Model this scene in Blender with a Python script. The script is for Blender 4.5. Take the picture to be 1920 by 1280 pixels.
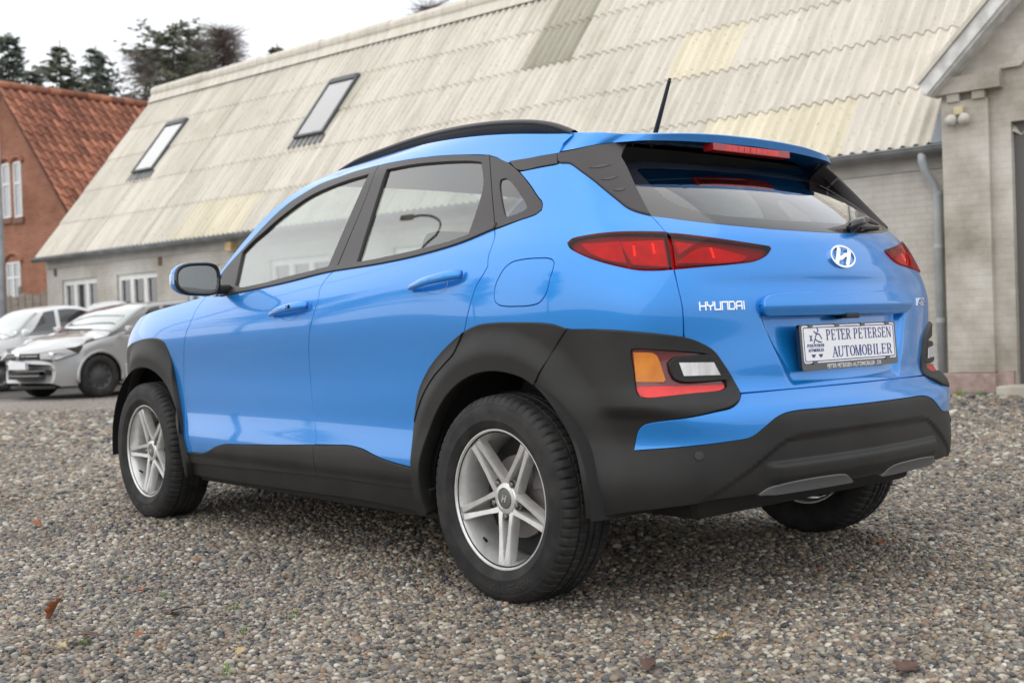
import bpy, bmesh, math, random
import numpy as np
from mathutils import Vector, Matrix
from mathutils.geometry import delaunay_2d_cdt
random.seed(7); rng=np.random.default_rng(7)
PI=math.pi
scene=bpy.context.scene
for o in list(bpy.data.objects): bpy.data.objects.remove(o)
# ---------------------------------------------------------------- camera
cd=bpy.data.cameras.new('camera'); cam_o=bpy.data.objects.new('camera',cd); scene.collection.objects.link(cam_o)
CR=Vector((-.6547,-.7552,-.0331)); CU=Vector((-.0125,-.0329,.9994)); CF=Vector((.7558,-.6547,-.0121))
cam_o.matrix_world=Matrix(((CR[0],CU[0],-CF[0],-2.7925),(CR[1],CU[1],-CF[1],3.2167),(CR[2],CU[2],-CF[2],.8528),(0,0,0,1)))
cd.sensor_width=36; cd.lens=2212.55/1920*36; cd.clip_start=.05; cd.clip_end=2000
cd.dof.use_dof=True; cd.dof.focus_distance=3.75; cd.dof.aperture_fstop=4.2
scene.camera=cam_o
# ---------------------------------------------------------------- sky and sun: pale winter overcast
SUN_AZ,SUN_EL=math.radians(72),math.radians(55)      # azimuth measured from +x towards +y
world=bpy.data.worlds.new('World'); scene.world=world; world.use_nodes=True
wt=world.node_tree; wt.nodes.clear()
wo=wt.nodes.new('ShaderNodeOutputWorld'); wb=wt.nodes.new('ShaderNodeBackground'); sk=wt.nodes.new('ShaderNodeTexSky')
sk.sky_type='NISHITA'; sk.sun_disc=False; sk.sun_elevation=SUN_EL; sk.sun_rotation=math.pi/2-SUN_AZ; sk.air_density=1.2; sk.dust_density=3
tc=wt.nodes.new('ShaderNodeTexCoord'); mp=wt.nodes.new('ShaderNodeMapping'); mp.inputs['Scale'].default_value=(1,1,3.2)
nz=wt.nodes.new('ShaderNodeTexNoise'); nz.inputs['Scale'].default_value=1.7; nz.inputs['Detail'].default_value=6; nz.inputs['Roughness'].default_value=.55
cr=wt.nodes.new('ShaderNodeValToRGB'); cr.color_ramp.elements[0].position=.3; cr.color_ramp.elements[0].color=(.76,.80,.86,1)
cr.color_ramp.elements[1].position=.68; cr.color_ramp.elements[1].color=(1.0,1.0,1.0,1)
sc_=wt.nodes.new('ShaderNodeVectorMath'); sc_.operation='SCALE'; sc_.inputs[3].default_value=9.6
mx=wt.nodes.new('ShaderNodeMix'); mx.data_type='RGBA'; mx.inputs[0].default_value=.90
wt.links.new(tc.outputs['Generated'],mp.inputs[0]); wt.links.new(mp.outputs[0],nz.inputs['Vector']); wt.links.new(nz.outputs[0],cr.inputs[0])
wt.links.new(cr.outputs[0],sc_.inputs[0]); wt.links.new(sk.outputs[0],mx.inputs[6]); wt.links.new(sc_.outputs[0],mx.inputs[7])
wt.links.new(mx.outputs[2],wb.inputs[0]); wb.inputs[1].default_value=.10; wt.links.new(wb.outputs[0],wo.inputs[0])
sl=bpy.data.lights.new('sun','SUN'); sl.energy=1.1; sl.angle=math.radians(140); sl.color=(1,.95,.88)
so=bpy.data.objects.new('sun',sl); scene.collection.objects.link(so)
sd=Vector((math.cos(SUN_EL)*math.cos(SUN_AZ),math.cos(SUN_EL)*math.sin(SUN_AZ),math.sin(SUN_EL)))
so.rotation_euler=sd.to_track_quat('Z','Y').to_euler(); so.location=(0,0,30)
scene.view_settings.view_transform='Standard'; scene.view_settings.look='None'; scene.view_settings.gamma=1; scene.view_settings.exposure=0.55
scene.view_settings.use_curve_mapping=False
scene.render.engine='CYCLES'
# ---------------------------------------------------------------- materials
MATS={}
def new_mat(name):
    m=bpy.data.materials.new(name); m.use_nodes=True; MATS[name]=m; return m,m.node_tree,m.node_tree.nodes['Principled BSDF']
def pbr(name,col,rough=.5,metal=0,coat=0,spec=.5,emit=None,coatr=.03):
    m,t,b=new_mat(name); b.inputs['Base Color'].default_value=(*col,1); b.inputs['Roughness'].default_value=rough; b.inputs['Metallic'].default_value=metal
    b.inputs['Coat Weight'].default_value=coat; b.inputs['Coat Roughness'].default_value=coatr; b.inputs['Specular IOR Level'].default_value=spec
    if emit: b.inputs['Emission Color'].default_value=(*emit[:3],1); b.inputs['Emission Strength'].default_value=emit[3]
    return m
def N(t,kind,**kw):
    n=t.nodes.new(kind)
    for k,v in kw.items():
        if k.startswith('i_'):
            key=k[2:]; key=int(key) if key.isdigit() else key.replace('_',' ')
            n.inputs[key].default_value=v
        else: setattr(n,k,v)
    return n
def noise_col(name,c1,c2,scale=8,rough=.8,bump=0,bscale=None,detail=5,lo=.35,hi=.65,dist=.02,coord='Object',spec=.3,stretch=None):
    """two-tone noise with optional fine relief"""
    m,t,b=new_mat(name); co=N(t,'ShaderNodeTexCoord'); src=co.outputs[coord]
    if stretch:
        mpn=N(t,'ShaderNodeMapping'); mpn.inputs['Scale'].default_value=stretch; t.links.new(src,mpn.inputs[0]); src=mpn.outputs[0]
    nz=N(t,'ShaderNodeTexNoise'); nz.inputs['Scale'].default_value=scale; nz.inputs['Detail'].default_value=detail
    t.links.new(src,nz.inputs['Vector'])
    r=N(t,'ShaderNodeValToRGB'); r.color_ramp.elements[0].position=lo; r.color_ramp.elements[1].position=hi
    r.color_ramp.elements[0].color=(*c1,1); r.color_ramp.elements[1].color=(*c2,1)
    t.links.new(nz.outputs[0],r.inputs[0]); t.links.new(r.outputs[0],b.inputs['Base Color'])
    b.inputs['Roughness'].default_value=rough; b.inputs['Specular IOR Level'].default_value=spec
    if bump:
        n2=N(t,'ShaderNodeTexNoise'); n2.inputs['Scale'].default_value=bscale or scale*6; n2.inputs['Detail'].default_value=3
        t.links.new(src,n2.inputs['Vector'])
        bp=N(t,'ShaderNodeBump'); bp.inputs['Strength'].default_value=bump; bp.inputs['Distance'].default_value=dist
        t.links.new(n2.outputs[0],bp.inputs['Height']); t.links.new(bp.outputs[0],b.inputs['Normal'])
    return m
def glass(name,tint,refl=1.0,rough=0.0,ior=1.5):
    """thin tinted pane: transmits tinted light, mirrors by Fresnel"""
    m=bpy.data.materials.new(name); m.use_nodes=True; t=m.node_tree; t.nodes.clear(); MATS[name]=m
    o=N(t,'ShaderNodeOutputMaterial'); mix=N(t,'ShaderNodeMixShader'); tr=N(t,'ShaderNodeBsdfTransparent'); gl=N(t,'ShaderNodeBsdfGlossy'); fr=N(t,'ShaderNodeFresnel')
    tr.inputs[0].default_value=(*tint,1); gl.inputs['Roughness'].default_value=rough; gl.inputs[0].default_value=(1,1,1,1); fr.inputs[0].default_value=ior
    ml=N(t,'ShaderNodeMath',operation='MULTIPLY'); ml.inputs[1].default_value=refl; ml.use_clamp=True
    t.links.new(fr.outputs[0],ml.inputs[0]); t.links.new(ml.outputs[0],mix.inputs[0]); t.links.new(tr.outputs[0],mix.inputs[1]); t.links.new(gl.outputs[0],mix.inputs[2]); t.links.new(mix.outputs[0],o.inputs[0])
    return m
# ---------------------------------------------------------------- object helpers
COL=scene.collection
def tag(o,label=None,cat=None,group=None,kind=None):
    if label: o['label']=label
    if cat: o['category']=cat
    if group: o['group']=group
    if kind: o['kind']=kind
    return o
def empty(name,loc=(0,0,0),rz=0,label=None,cat=None,group=None):
    o=bpy.data.objects.new(name,None); o.location=loc; o.rotation_euler=(0,0,rz); COL.objects.link(o); o.empty_display_size=.1
    return tag(o,label,cat,group)
def mesh_obj(name,V,F,mat,parent=None,smooth=False,normals=None):
    me=bpy.data.meshes.new(name); me.from_pydata([tuple(map(float,v)) for v in V],[],[tuple(map(int,f)) for f in F])
    if mat is not None: me.materials.append(mat)
    me.validate()
    if smooth or normals is not None: me.shade_smooth()
    if normals is not None and len(normals)==len(me.vertices): me.normals_split_custom_set_from_vertices([tuple(n) for n in normals])
    o=bpy.data.objects.new(name,me); COL.objects.link(o)
    if parent: o.parent=parent
    return o
class MB:
    """collects boxes, tubes, prisms and lathes into one mesh"""
    def __init__(s): s.V=[]; s.F=[]
    def add(s,V,F):
        n=len(s.V); s.V+= [tuple(v) for v in V]; s.F+=[tuple(i+n for i in f) for f in F]; return s
    def box(s,a,b,M=None,bev=0):
        (x0,y0,z0),(x1,y1,z1)=a,b
        if bev:
            V=[];xs=(x0,x1);ys=(y0,y1);zs=(z0,z1)
            bm=bmesh.new(); bmesh.ops.create_cube(bm,size=1)
            for v in bm.verts: v.co=Vector(((x0+x1)/2+v.co.x*(x1-x0),(y0+y1)/2+v.co.y*(y1-y0),(z0+z1)/2+v.co.z*(z1-z0)))
            bmesh.ops.bevel(bm,geom=list(bm.edges),offset=bev,segments=2,affect='EDGES',profile=.5)
            bm.verts.index_update(); V=[tuple(v.co) for v in bm.verts]; F=[tuple(v.index for v in f.verts) for f in bm.faces]; bm.free()
        else:
            V=[(x0,y0,z0),(x1,y0,z0),(x1,y1,z0),(x0,y1,z0),(x0,y0,z1),(x1,y0,z1),(x1,y1,z1),(x0,y1,z1)]
            F=[(3,2,1,0),(4,5,6,7),(0,1,5,4),(1,2,6,5),(2,3,7,6),(3,0,4,7)]
        if M is not None: V=[tuple(M@Vector(v)) for v in V]
        return s.add(V,F)
    def tube(s,pts,r,n=8,caps=True):
        pts=[Vector(p) for p in pts]; rr=r if hasattr(r,'__len__') else [r]*len(pts); V=[];F=[]
        up=Vector((0,0,1)); last=None
        for i,p in enumerate(pts):
            d=(pts[min(i+1,len(pts)-1)]-pts[max(i-1,0)]).normalized()
            if last is None: a=d.orthogonal().normalized()
            else:
                a=last-d*last.dot(d); a=a.normalized() if a.length>1e-6 else d.orthogonal().normalized()
            last=a; b=d.cross(a)
            for k in range(n):
                t=2*PI*k/n; V.append(tuple(p+(a*math.cos(t)+b*math.sin(t))*rr[i]))
        for i in range(len(pts)-1):
            for k in range(n):
                F.append((i*n+k,i*n+(k+1)%n,(i+1)*n+(k+1)%n,(i+1)*n+k))
        if caps: F.append(tuple(range(n))[::-1]); F.append(tuple((len(pts)-1)*n+k for k in range(n)))
        return s.add(V,F)
    def lathe(s,prof,n=48,axis='y',cut=None):
        """prof: (radius, along) pairs about the axis"""
        V=[];F=[];m=len(prof)
        for i in range(n):
            t=2*PI*i/n
            for j,(r,h) in enumerate(prof):
                if cut: r=cut(i,j,r,h)
                V.append((r*math.cos(t),h,r*math.sin(t)) if axis=='y' else (r*math.cos(t),r*math.sin(t),h))
        for i in range(n):
            for j in range(m-1):
                a,b,c,d=i*m+j,((i+1)%n)*m+j,((i+1)%n)*m+j+1,i*m+j+1
                F.append((a,b,c,d))
        return s.add(V,F)
    def prism(s,poly,d0,d1,M=None):
        """2D polygon (x,z) extruded along y"""
        n=len(poly); V=[(x,d0,z) for x,z in poly]+[(x,d1,z) for x,z in poly]
        F=[tuple(range(n)),tuple(range(2*n-1,n-1,-1))]+[(i,i+n,(i+1)%n+n,(i+1)%n) for i in range(n)]
        if M is not None: V=[tuple(M@Vector(v)) for v in V]
        return s.add(V,F)
    def build(s,name,mat,parent=None,smooth=False,M=None,angle=None):
        V=s.V if M is None else [tuple(M@Vector(v)) for v in s.V]
        o=mesh_obj(name,V,s.F,mat,parent,smooth)
        bm=bmesh.new(); bm.from_mesh(o.data); bmesh.ops.recalc_face_normals(bm,faces=bm.faces); bm.to_mesh(o.data); bm.free()
        if angle: 
            o.data.shade_smooth(); o.data.set_sharp_from_angle(angle=math.radians(angle))
        return o
# ---------------------------------------------------------------- car body surface (metres; x forward, y left, z up, rear axle at x=0)
def cspline(xs, ys):
    xs=np.array(xs,float); ys=np.array(ys,float); n=len(xs); h=np.diff(xs)
    A=np.zeros((n,n)); b=np.zeros(n); A[0,0]=A[-1,-1]=1
    for i in range(1,n-1):
        A[i,i-1]=h[i-1]; A[i,i]=2*(h[i-1]+h[i]); A[i,i+1]=h[i]
        b[i]=3*((ys[i+1]-ys[i])/h[i]-(ys[i]-ys[i-1])/h[i-1])
    c=np.linalg.solve(A,b)
    def f(x):
        x=np.asarray(x,float); i=np.clip(np.searchsorted(xs,x)-1,0,n-2); d=x-xs[i]
        dl=np.clip(d,0,h[i])
        bb=(ys[i+1]-ys[i])/h[i]-h[i]*(2*c[i]+c[i+1])/3
        v=ys[i]+bb*dl+c[i]*dl**2+(c[i+1]-c[i])/(3*h[i])*dl**3
        sl=bb+2*c[i]*dl+(c[i+1]-c[i])/h[i]*dl**2
        return v+sl*(d-dl)
    return f
def sstep(a,b,x):
    t=np.clip((x-a)/(b-a),0,1); return t*t*(3-2*t)
PROF=cspline([.18,.26,.34,.41,.46,.51,.58,.66,.78,.88,.95,1.01,1.06,1.10,1.20,1.30,1.40,1.46,1.50,1.54,1.60],
             [.835,.858,.872,.875,.868,.8612,.8586,.8583,.8635,.8705,.868,.855,.836,.816,.772,.728,.684,.654,.624,.572,.43])
BELT=cspline([-.5,.09,.93,1.8,2.3],[1.19,1.166,1.098,1.055,1.03])
XT=cspline([-.8,-.5,-.25,0,.5,1.3,2,2.5,2.8,3.05,3.25,3.45],[-.10,-.045,-.012,.0,0,0,0,-.002,-.015,-.05,-.10,-.17])
TC=cspline([.2,.30,.36,.42,.5,.56,.60,.64,.70,.8,.9,.98,1.06,1.10,1.17,1.25,1.35,1.45,1.55],
           [-.71,-.735,-.756,-.766,-.770,-.765,-.750,-.715,-.706,-.700,-.695,-.690,-.671,-.650,-.583,-.503,-.403,-.303,-.205])
TK=cspline([.2,.5,.6,.66,.9,1.06,1.17,1.4],[.10,.11,.15,.21,.20,.27,.27,.22])
FC=cspline([.2,.4,.55,.7,.85,1.0],[3.30,3.38,3.42,3.40,3.33,3.15])
def halfwidth(x,z):
    ze=z-(BELT(x)-1.10)*sstep(.55,1.1,z)
    w=PROF(ze)+XT(x)*(1+.6*sstep(.9,1.3,z)*(x<1))
    w=w+.016*np.exp(-((x-.0)/.34)**2-((z-.86)/.15)**2)+.012*np.exp(-((x-2.6)/.34)**2-((z-.85)/.14)**2)
    w=w-.003*np.exp(-((x-1.25)/.75)**2-((z-.68)/.12)**2)
    return w
def smax(a,b,k): return .5*(a+b+np.sqrt((a-b)**2+k*k))
def Fbody(x,y,z):
    a=y-halfwidth(x,z); b=TC(z)+TK(z)*y*y-x; c=x-(FC(z)-.35*y*y)
    k=.105+.015*sstep(.7,1.0,z)+.075*(1-sstep(.5,.66,z))
    return smax(smax(a,b,k),c,.18)
SR=.55; XR=-.12; YR=.42; XF=2.80
def guide(s):
    """unrolled plan coordinate s -> origin and outward direction: s=x along the side, then round the rear (s<XR) or front corner"""
    s=np.asarray(s,float); L=SR*np.pi/2
    th=np.clip((XR-s)/SR,0,np.pi/2); tf=np.clip((s-XF)/SR,0,np.pi/2)
    nx=-np.sin(th)+np.sin(tf); ny=np.where(s<XF,np.cos(th),np.cos(tf))
    gx=np.clip(s,XR,XF); gy=YR-np.clip(XR-L-s,0,2)-np.clip(s-XF-L,0,2)
    return gx,gy,nx,ny
def body(s,z,d=0.,nrm=False):
    """point on the body at unrolled coordinate s and height z, plus d metres along the outward normal"""
    s=np.atleast_1d(np.asarray(s,float)); mir=np.where(s<SEND,-1.,1.); s=np.where(s<SEND,2*SEND-s,s); z=np.atleast_1d(np.asarray(z,float))*np.ones_like(s)
    gx,gy,nx,ny=guide(s); lo=np.full_like(s,-.40); hi=np.full_like(s,1.0)
    for _ in range(34):
        m=(lo+hi)/2; f=Fbody(gx+m*nx,gy+m*ny,z); lo=np.where(f<0,m,lo); hi=np.where(f<0,hi,m)
    t=(lo+hi)/2
    P=np.stack([gx+t*nx,gy+t*ny,z],1)
    N=bnorm(P)*np.stack([0*mir+1,mir,0*mir+1],1); P[:,1]*=mir
    if np.any(np.asarray(d)!=0): P=P+N*np.reshape(d,(-1,1))
    return (P,N) if nrm else P
def bnorm(P):
    e=2e-4; x,y,z=P.T
    g=np.stack([Fbody(x+e,y,z)-Fbody(x-e,y,z),Fbody(x,y+e,z)-Fbody(x,y-e,z),Fbody(x,y,z+e)-Fbody(x,y,z-e)],1)
    return g/np.linalg.norm(g,axis=1)[:,None]
SEND=XR-SR*np.pi/2-YR     # s at the rear centre line (y=0)
TR={
 'frame_top':[(1.899,1.036),(1.978,1.131),(1.936,1.17),(1.855,1.23),(1.786,1.28),(1.686,1.348),(1.582,1.402),(1.474,1.438),(1.371,1.466),(1.251,1.478),(1.134,1.487),(0.944,1.489),(0.77,1.484),(0.538,1.468),(0.376,1.45),(0.224,1.428),(0.165,1.412),(0.093,1.385),(0.023,1.346),(-0.049,1.295),(-0.103,1.25),(-0.139,1.223),(-0.144,1.207),(-0.114,1.194),(-0.055,1.183),(0.051,1.163)],
 'frame_split1':[(0.944,1.489),(0.938,1.381),(0.982,1.091)],
 'frame_split2':[(0.208,1.425),(0.174,1.368),(0.052,1.164)],
 'belt_low':[(0.055,1.164),(0.204,1.132),(0.428,1.107),(0.631,1.095),(0.83,1.089),(0.978,1.086),(1.089,1.08),(1.327,1.06),(1.596,1.043),(1.891,1.029)],
 'glass_front':[(1.842,1.215),(1.779,1.258),(1.704,1.294),(1.636,1.329),(1.552,1.365),(1.467,1.397),(1.374,1.422),(1.211,1.445),(1.107,1.453),(0.986,1.457),(1.049,1.108),(1.385,1.083),(1.697,1.059),(1.793,1.071)],
 'glass_rear':[(0.861,1.459),(0.689,1.455),(0.469,1.437),(0.312,1.418),(0.242,1.405),(0.187,1.311),(0.185,1.153),(0.445,1.131),(0.844,1.108)],
 'glass_tri':[(0.187,1.311),(0.096,1.17),(0.185,1.153)],
 'glass_quarter':[(0.1,1.315),(0.102,1.327),(0.082,1.33),(0.047,1.314),(0.017,1.293),(-0.018,1.266),(-0.062,1.227),(-0.067,1.218),(-0.059,1.214),(0.007,1.2),(0.02,1.203),(0.032,1.214)],
 'door_front_edge':[(2.041,1.035),(2.083,0.985),(2.107,0.929),(2.152,0.866),(2.185,0.79),(2.216,0.658),(2.203,0.492),(2.152,0.338)],
 'door_split':[(0.982,1.091),(1.025,1.059),(1.048,1.024),(1.042,0.984),(1.07,0.913),(1.096,0.861),(1.116,0.794),(1.123,0.743),(1.121,0.623),(1.095,0.499),(1.085,0.469),(1.084,0.433)],
 'rear_door_edge':[(0.055,1.164),(0.038,1.138),(0.037,1.107),(0.041,1.076),(0.035,1.044),(0.053,1.018),(0.078,0.989),(0.103,0.937),(0.125,0.885),(0.144,0.843)],
 'door_arch':[(0.144,0.843),(0.19,0.823),(0.237,0.8),(0.306,0.76),(0.359,0.72),(0.406,0.67),(0.431,0.621),(0.445,0.539),(0.446,0.454),(0.444,0.388)],
 'door_sill_top':[(2.18,0.338),(2.012,0.347),(1.962,0.359),(1.918,0.373),(1.866,0.386),(1.797,0.396),(1.65,0.403),(1.35,0.417),(1.084,0.432),(0.939,0.439),(0.854,0.442),(0.763,0.434),(0.693,0.418),(0.627,0.406),(0.546,0.396),(0.444,0.388)],
 'sill_split':[(2.17,0.293),(2.143,0.293),(1.746,0.3),(1.369,0.308),(1.075,0.315),(0.776,0.315),(0.546,0.314),(0.381,0.32)],
 'sill_bottom':[(2.247,0.245),(2.158,0.233),(2.015,0.231),(1.406,0.234),(0.804,0.24),(0.575,0.234),(0.41,0.229)],
 'front_arch_outer':[(3.078,0.761),(3.054,0.806),(2.845,0.829),(2.688,0.846),(2.562,0.855),(2.469,0.855),(2.409,0.848),(2.372,0.835),(2.341,0.801),(2.32,0.754),(2.293,0.654),(2.272,0.59),(2.256,0.532),(2.253,0.482),(2.204,0.402),(2.18,0.338)],
 'rear_arch_outer':[(0.144,0.843),(0.074,0.861),(-0.018,0.867),(-0.124,0.865),(-0.231,0.861),(-0.286,0.855),(-0.338,0.842)],
 'rear_arch_split':[(-0.338,0.842),(-0.292,0.799),(-0.248,0.752),(-0.208,0.712)],
 'door_clad_split':[(0.144,0.843),(0.174,0.804),(0.196,0.776),(0.257,0.737),(0.322,0.696),(0.381,0.642),(0.413,0.598),(0.448,0.539)],
 'corner_top':[(-0.338,0.842),(-0.441,0.838),(-0.509,0.834),(-0.57,0.828),(-0.645,0.819),(-0.723,0.807),(-0.776,0.789),(-0.82,0.764),(-0.856,0.72),(-0.887,0.68),(-0.9,0.652),(-0.899,0.641),(-0.882,0.625),(-0.836,0.605),(-0.781,0.597),(-0.7,0.585),(-0.621,0.575),(-0.589,0.566),(-0.574,0.55),(-0.565,0.518),(-0.559,0.492)],
 'bumper_low':[(-0.559,0.492),(-0.7,0.504),(-0.822,0.512),(-0.874,0.516),(-0.898,0.523),(-0.936,0.545),(-0.978,0.568),(-1.017,0.578),(-1.064,0.582),(-1.172,0.582),(-1.299,0.582)],
 'bumper_bottom':[(-0.427,0.307),(-0.488,0.309),(-0.746,0.345),(-0.925,0.351),(-1.101,0.354),(-1.301,0.355)],
 'tailgate_low':[(-0.904,0.642),(-1.123,0.643),(-1.367,0.644)],
 'tailgate_side':[(-0.667,1.168),(-0.687,1.144),(-0.705,1.114),(-0.709,1.057),(-0.704,1.002),(-0.712,0.956),(-0.721,0.889),(-0.724,0.807)],
 'light':[(-0.336,1.093),(-0.352,1.104),(-0.416,1.112),(-0.498,1.116),(-0.568,1.116),(-0.645,1.114),(-0.708,1.112),(-0.729,1.108),(-0.821,1.1),(-0.934,1.088),(-1.038,1.075),(-1.089,1.068),(-1.091,1.06),(-1.065,1.042),(-1.015,1.025),(-0.938,1.017),(-0.824,1.01),(-0.71,1.004),(-0.651,1.001),(-0.591,1.004),(-0.543,1.014),(-0.465,1.035),(-0.391,1.061),(-0.347,1.081)],
 'light_split':[(-0.708,1.112),(-0.714,1.089),(-0.711,1.041),(-0.707,1.004)],
 'light_in1':[(-0.39,1.092),(-0.458,1.091),(-0.534,1.093),(-0.542,1.074),(-0.557,1.026),(-0.478,1.042),(-0.419,1.067)],
 'light_in2':[(-0.537,1.091),(-0.694,1.094),(-0.691,1.013),(-0.574,1.022)],
 'light_in3':[(-0.738,1.089),(-0.805,1.08),(-0.74,1.049)],
 'light_in4':[(-0.724,1.022),(-0.804,1.062),(-0.86,1.07),(-1.003,1.042),(-0.978,1.028)],
 'glass_bottom':[(-0.665,1.167),(-0.787,1.155),(-0.961,1.141),(-1.127,1.129),(-1.22,1.125)],
 'glass_left':[(-0.666,1.17),(-0.65,1.208),(-0.632,1.25),(-0.613,1.293),(-0.595,1.325),(-0.568,1.352),(-0.566,1.361)],
 'dpil':[(-0.125,1.385),(-0.248,1.391),(-0.346,1.4),(-0.504,1.409),(-0.635,1.414),(-0.586,1.389),(-0.562,1.362),(-0.595,1.325),(-0.632,1.25),(-0.665,1.167),(-0.618,1.177),(-0.577,1.191),(-0.521,1.225),(-0.414,1.283),(-0.295,1.331),(-0.253,1.345),(-0.227,1.35),(-0.167,1.355),(-0.145,1.365)],
 'slits':[(-0.373,1.323),(-0.494,1.331),(-0.448,1.282),(-0.537,1.29),(-0.512,1.246),(-0.573,1.249)],
 'band':[(0.095,1.39),(-0.035,1.388),(-0.118,1.388),(-0.152,1.352),(-0.074,1.35),(0.025,1.35)],
 'fuel':[(-0.073,1.05),(-0.102,1.055),(-0.15,1.057),(-0.204,1.056),(-0.253,1.053),(-0.274,1.047),(-0.283,1.037),(-0.278,1.016),(-0.267,0.993),(-0.261,0.971),(-0.254,0.954),(-0.236,0.934),(-0.213,0.921),(-0.165,0.915),(-0.107,0.915),(-0.059,0.917),(-0.028,0.923),(-0.013,0.933),(-0.008,0.947),(-0.008,0.964),(-0.014,0.988),(-0.026,1.009),(-0.046,1.035)],
 'handle_r':[(0.436,0.994),(0.41,1.007),(0.351,1.018),(0.251,1.03),(0.161,1.034),(0.145,1.026),(0.164,1.004),(0.215,0.984),(0.354,0.983),(0.412,0.98)],
 'handle_f':[(1.376,0.936),(1.348,0.946),(1.26,0.957),(1.114,0.97),(1.096,0.962),(1.133,0.929),(1.192,0.92),(1.322,0.917),(1.36,0.918)],
 'roof_edge':[(1.974,1.164),(1.921,1.219),(1.838,1.293),(1.752,1.361),(1.649,1.415),(1.533,1.465),(1.427,1.498),(1.34,1.517),(1.057,1.524),(0.726,1.537),(0.422,1.518),(0.171,1.492),(-0.083,1.457),(-0.172,1.45)],
 'roof_split':[(-0.173,1.448),(-0.129,1.42),(-0.128,1.39)],
 'garnish':[(-1.007,0.895),(-1.01,0.909),(-1.022,0.917),(-1.057,0.926),(-1.233,0.927),(-1.354,0.928),(-1.346,0.857),(-1.059,0.858),(-1.021,0.86),(-1.009,0.869)],
 'recess_left':[(-1.009,0.859),(-1.033,0.817),(-1.109,0.655)],
 'fog':[(-0.561,0.771),(-0.564,0.779),(-0.578,0.781),(-0.644,0.775),(-0.75,0.764),(-0.794,0.756),(-0.819,0.74),(-0.836,0.707),(-0.858,0.671),(-0.856,0.66),(-0.842,0.65),(-0.717,0.642),(-0.597,0.638),(-0.582,0.642),(-0.575,0.654),(-0.568,0.711)],
 'amber':[(-0.568,0.771),(-0.627,0.766),(-0.636,0.759),(-0.659,0.69),(-0.652,0.683),(-0.573,0.686)],
 'redstrip':[(-0.574,0.673),(-0.849,0.667),(-0.849,0.657),(-0.833,0.651),(-0.718,0.645),(-0.6,0.641),(-0.587,0.645),(-0.578,0.655)],
 'bezel':[(-0.82,0.75),(-0.79,0.753),(-0.717,0.751),(-0.686,0.748),(-0.671,0.736),(-0.675,0.712),(-0.685,0.693),(-0.705,0.684),(-0.865,0.683),(-0.867,0.696),(-0.843,0.697),(-0.844,0.73),(-0.821,0.735)],
 'reverse':[(-0.698,0.737),(-0.813,0.733),(-0.834,0.696),(-0.711,0.698)],
 'badge':[(-0.777,0.907),(-0.775,0.883),(-0.951,0.907),(-0.948,0.882)],
 'emblem':[(-1.403,1.04)],
 'crease':[(-0.743,0.344),(-0.888,0.423),(-0.977,0.479),(-1.022,0.498),(-1.068,0.503),(-1.287,0.506)],
 'ledge':[(-0.945,0.423),(-1.052,0.437),(-1.287,0.438)],
 'skid':[(-0.925,0.351),(-0.963,0.371),(-1.257,0.378),(-1.287,0.37),(-1.322,0.351)],
 'sensors':[(-0.73,0.478),(-1.071,0.532)],
}
# ---------------------------------------------------------------- fast lookup of the body surface and panel builder
_S0,_Z0,_H=SEND-.03,.14,.01
_ns=int((3.80-_S0)/_H)+2; _nz=int((1.60-_Z0)/_H)+2
def _table():
    ss=_S0+_H*np.arange(_ns); zz=_Z0+_H*np.arange(_nz); S,Z=np.meshgrid(ss,zz,indexing='ij'); s=S.ravel(); z=Z.ravel()
    gx,gy,nx,ny=guide(s); t=np.full_like(s,.4)
    for _ in range(14): t=np.clip(t-.9*Fbody(gx+t*nx,gy+t*ny,z),-.4,1.)
    return t.reshape(_ns,_nz)
_T=_table()
def _cub(f): return np.stack([((-.5*f+1)*f-.5)*f,(1.5*f-2.5)*f*f+1,((-1.5*f+2)*f+.5)*f,(.5*f-.5)*f*f],-1)
def P0(s,z):
    s=np.atleast_1d(np.asarray(s,float)); z=np.atleast_1d(np.asarray(z,float))*np.ones_like(s)
    mir=np.where(s<SEND,-1.,1.); s=np.where(s<SEND,2*SEND-s,s)
    a=np.clip((s-_S0)/_H,1,_ns-3.001); b=np.clip((z-_Z0)/_H,1,_nz-3.001); i=a.astype(int); j=b.astype(int); wa=_cub(a-i); wb=_cub(b-j)
    t=0
    for p in range(4):
        for q in range(4): t=t+_T[i+p-1,j+q-1]*wa[:,p]*wb[:,q]
    gx,gy,nx,ny=guide(s)
    return np.stack([gx+t*nx,(gy+t*ny)*mir,z],1)
def Nrm(s,z,f=P0,e=.003):
    n=np.cross(f(s+e,z)-f(s-e,z),f(s,z+e)-f(s,z-e)); n/=np.linalg.norm(n,axis=1)[:,None]
    return -n
def surf(s,z,d=0.,dfun=None):
    """positions and normals on the body, offset d (+dfun) along the normal"""
    s=np.atleast_1d(np.asarray(s,float)); z=np.atleast_1d(np.asarray(z,float))*np.ones_like(s)
    d=np.asarray(d)*np.ones_like(s)
    if dfun is None:
        n=Nrm(s,z); return P0(s,z)+n*d[:,None],n
    g=lambda a,b: P0(a,b)+Nrm(a,b)*(d+dfun(a,b))[:,None]
    return g(s,z),Nrm(s,z,g,.002)
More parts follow.
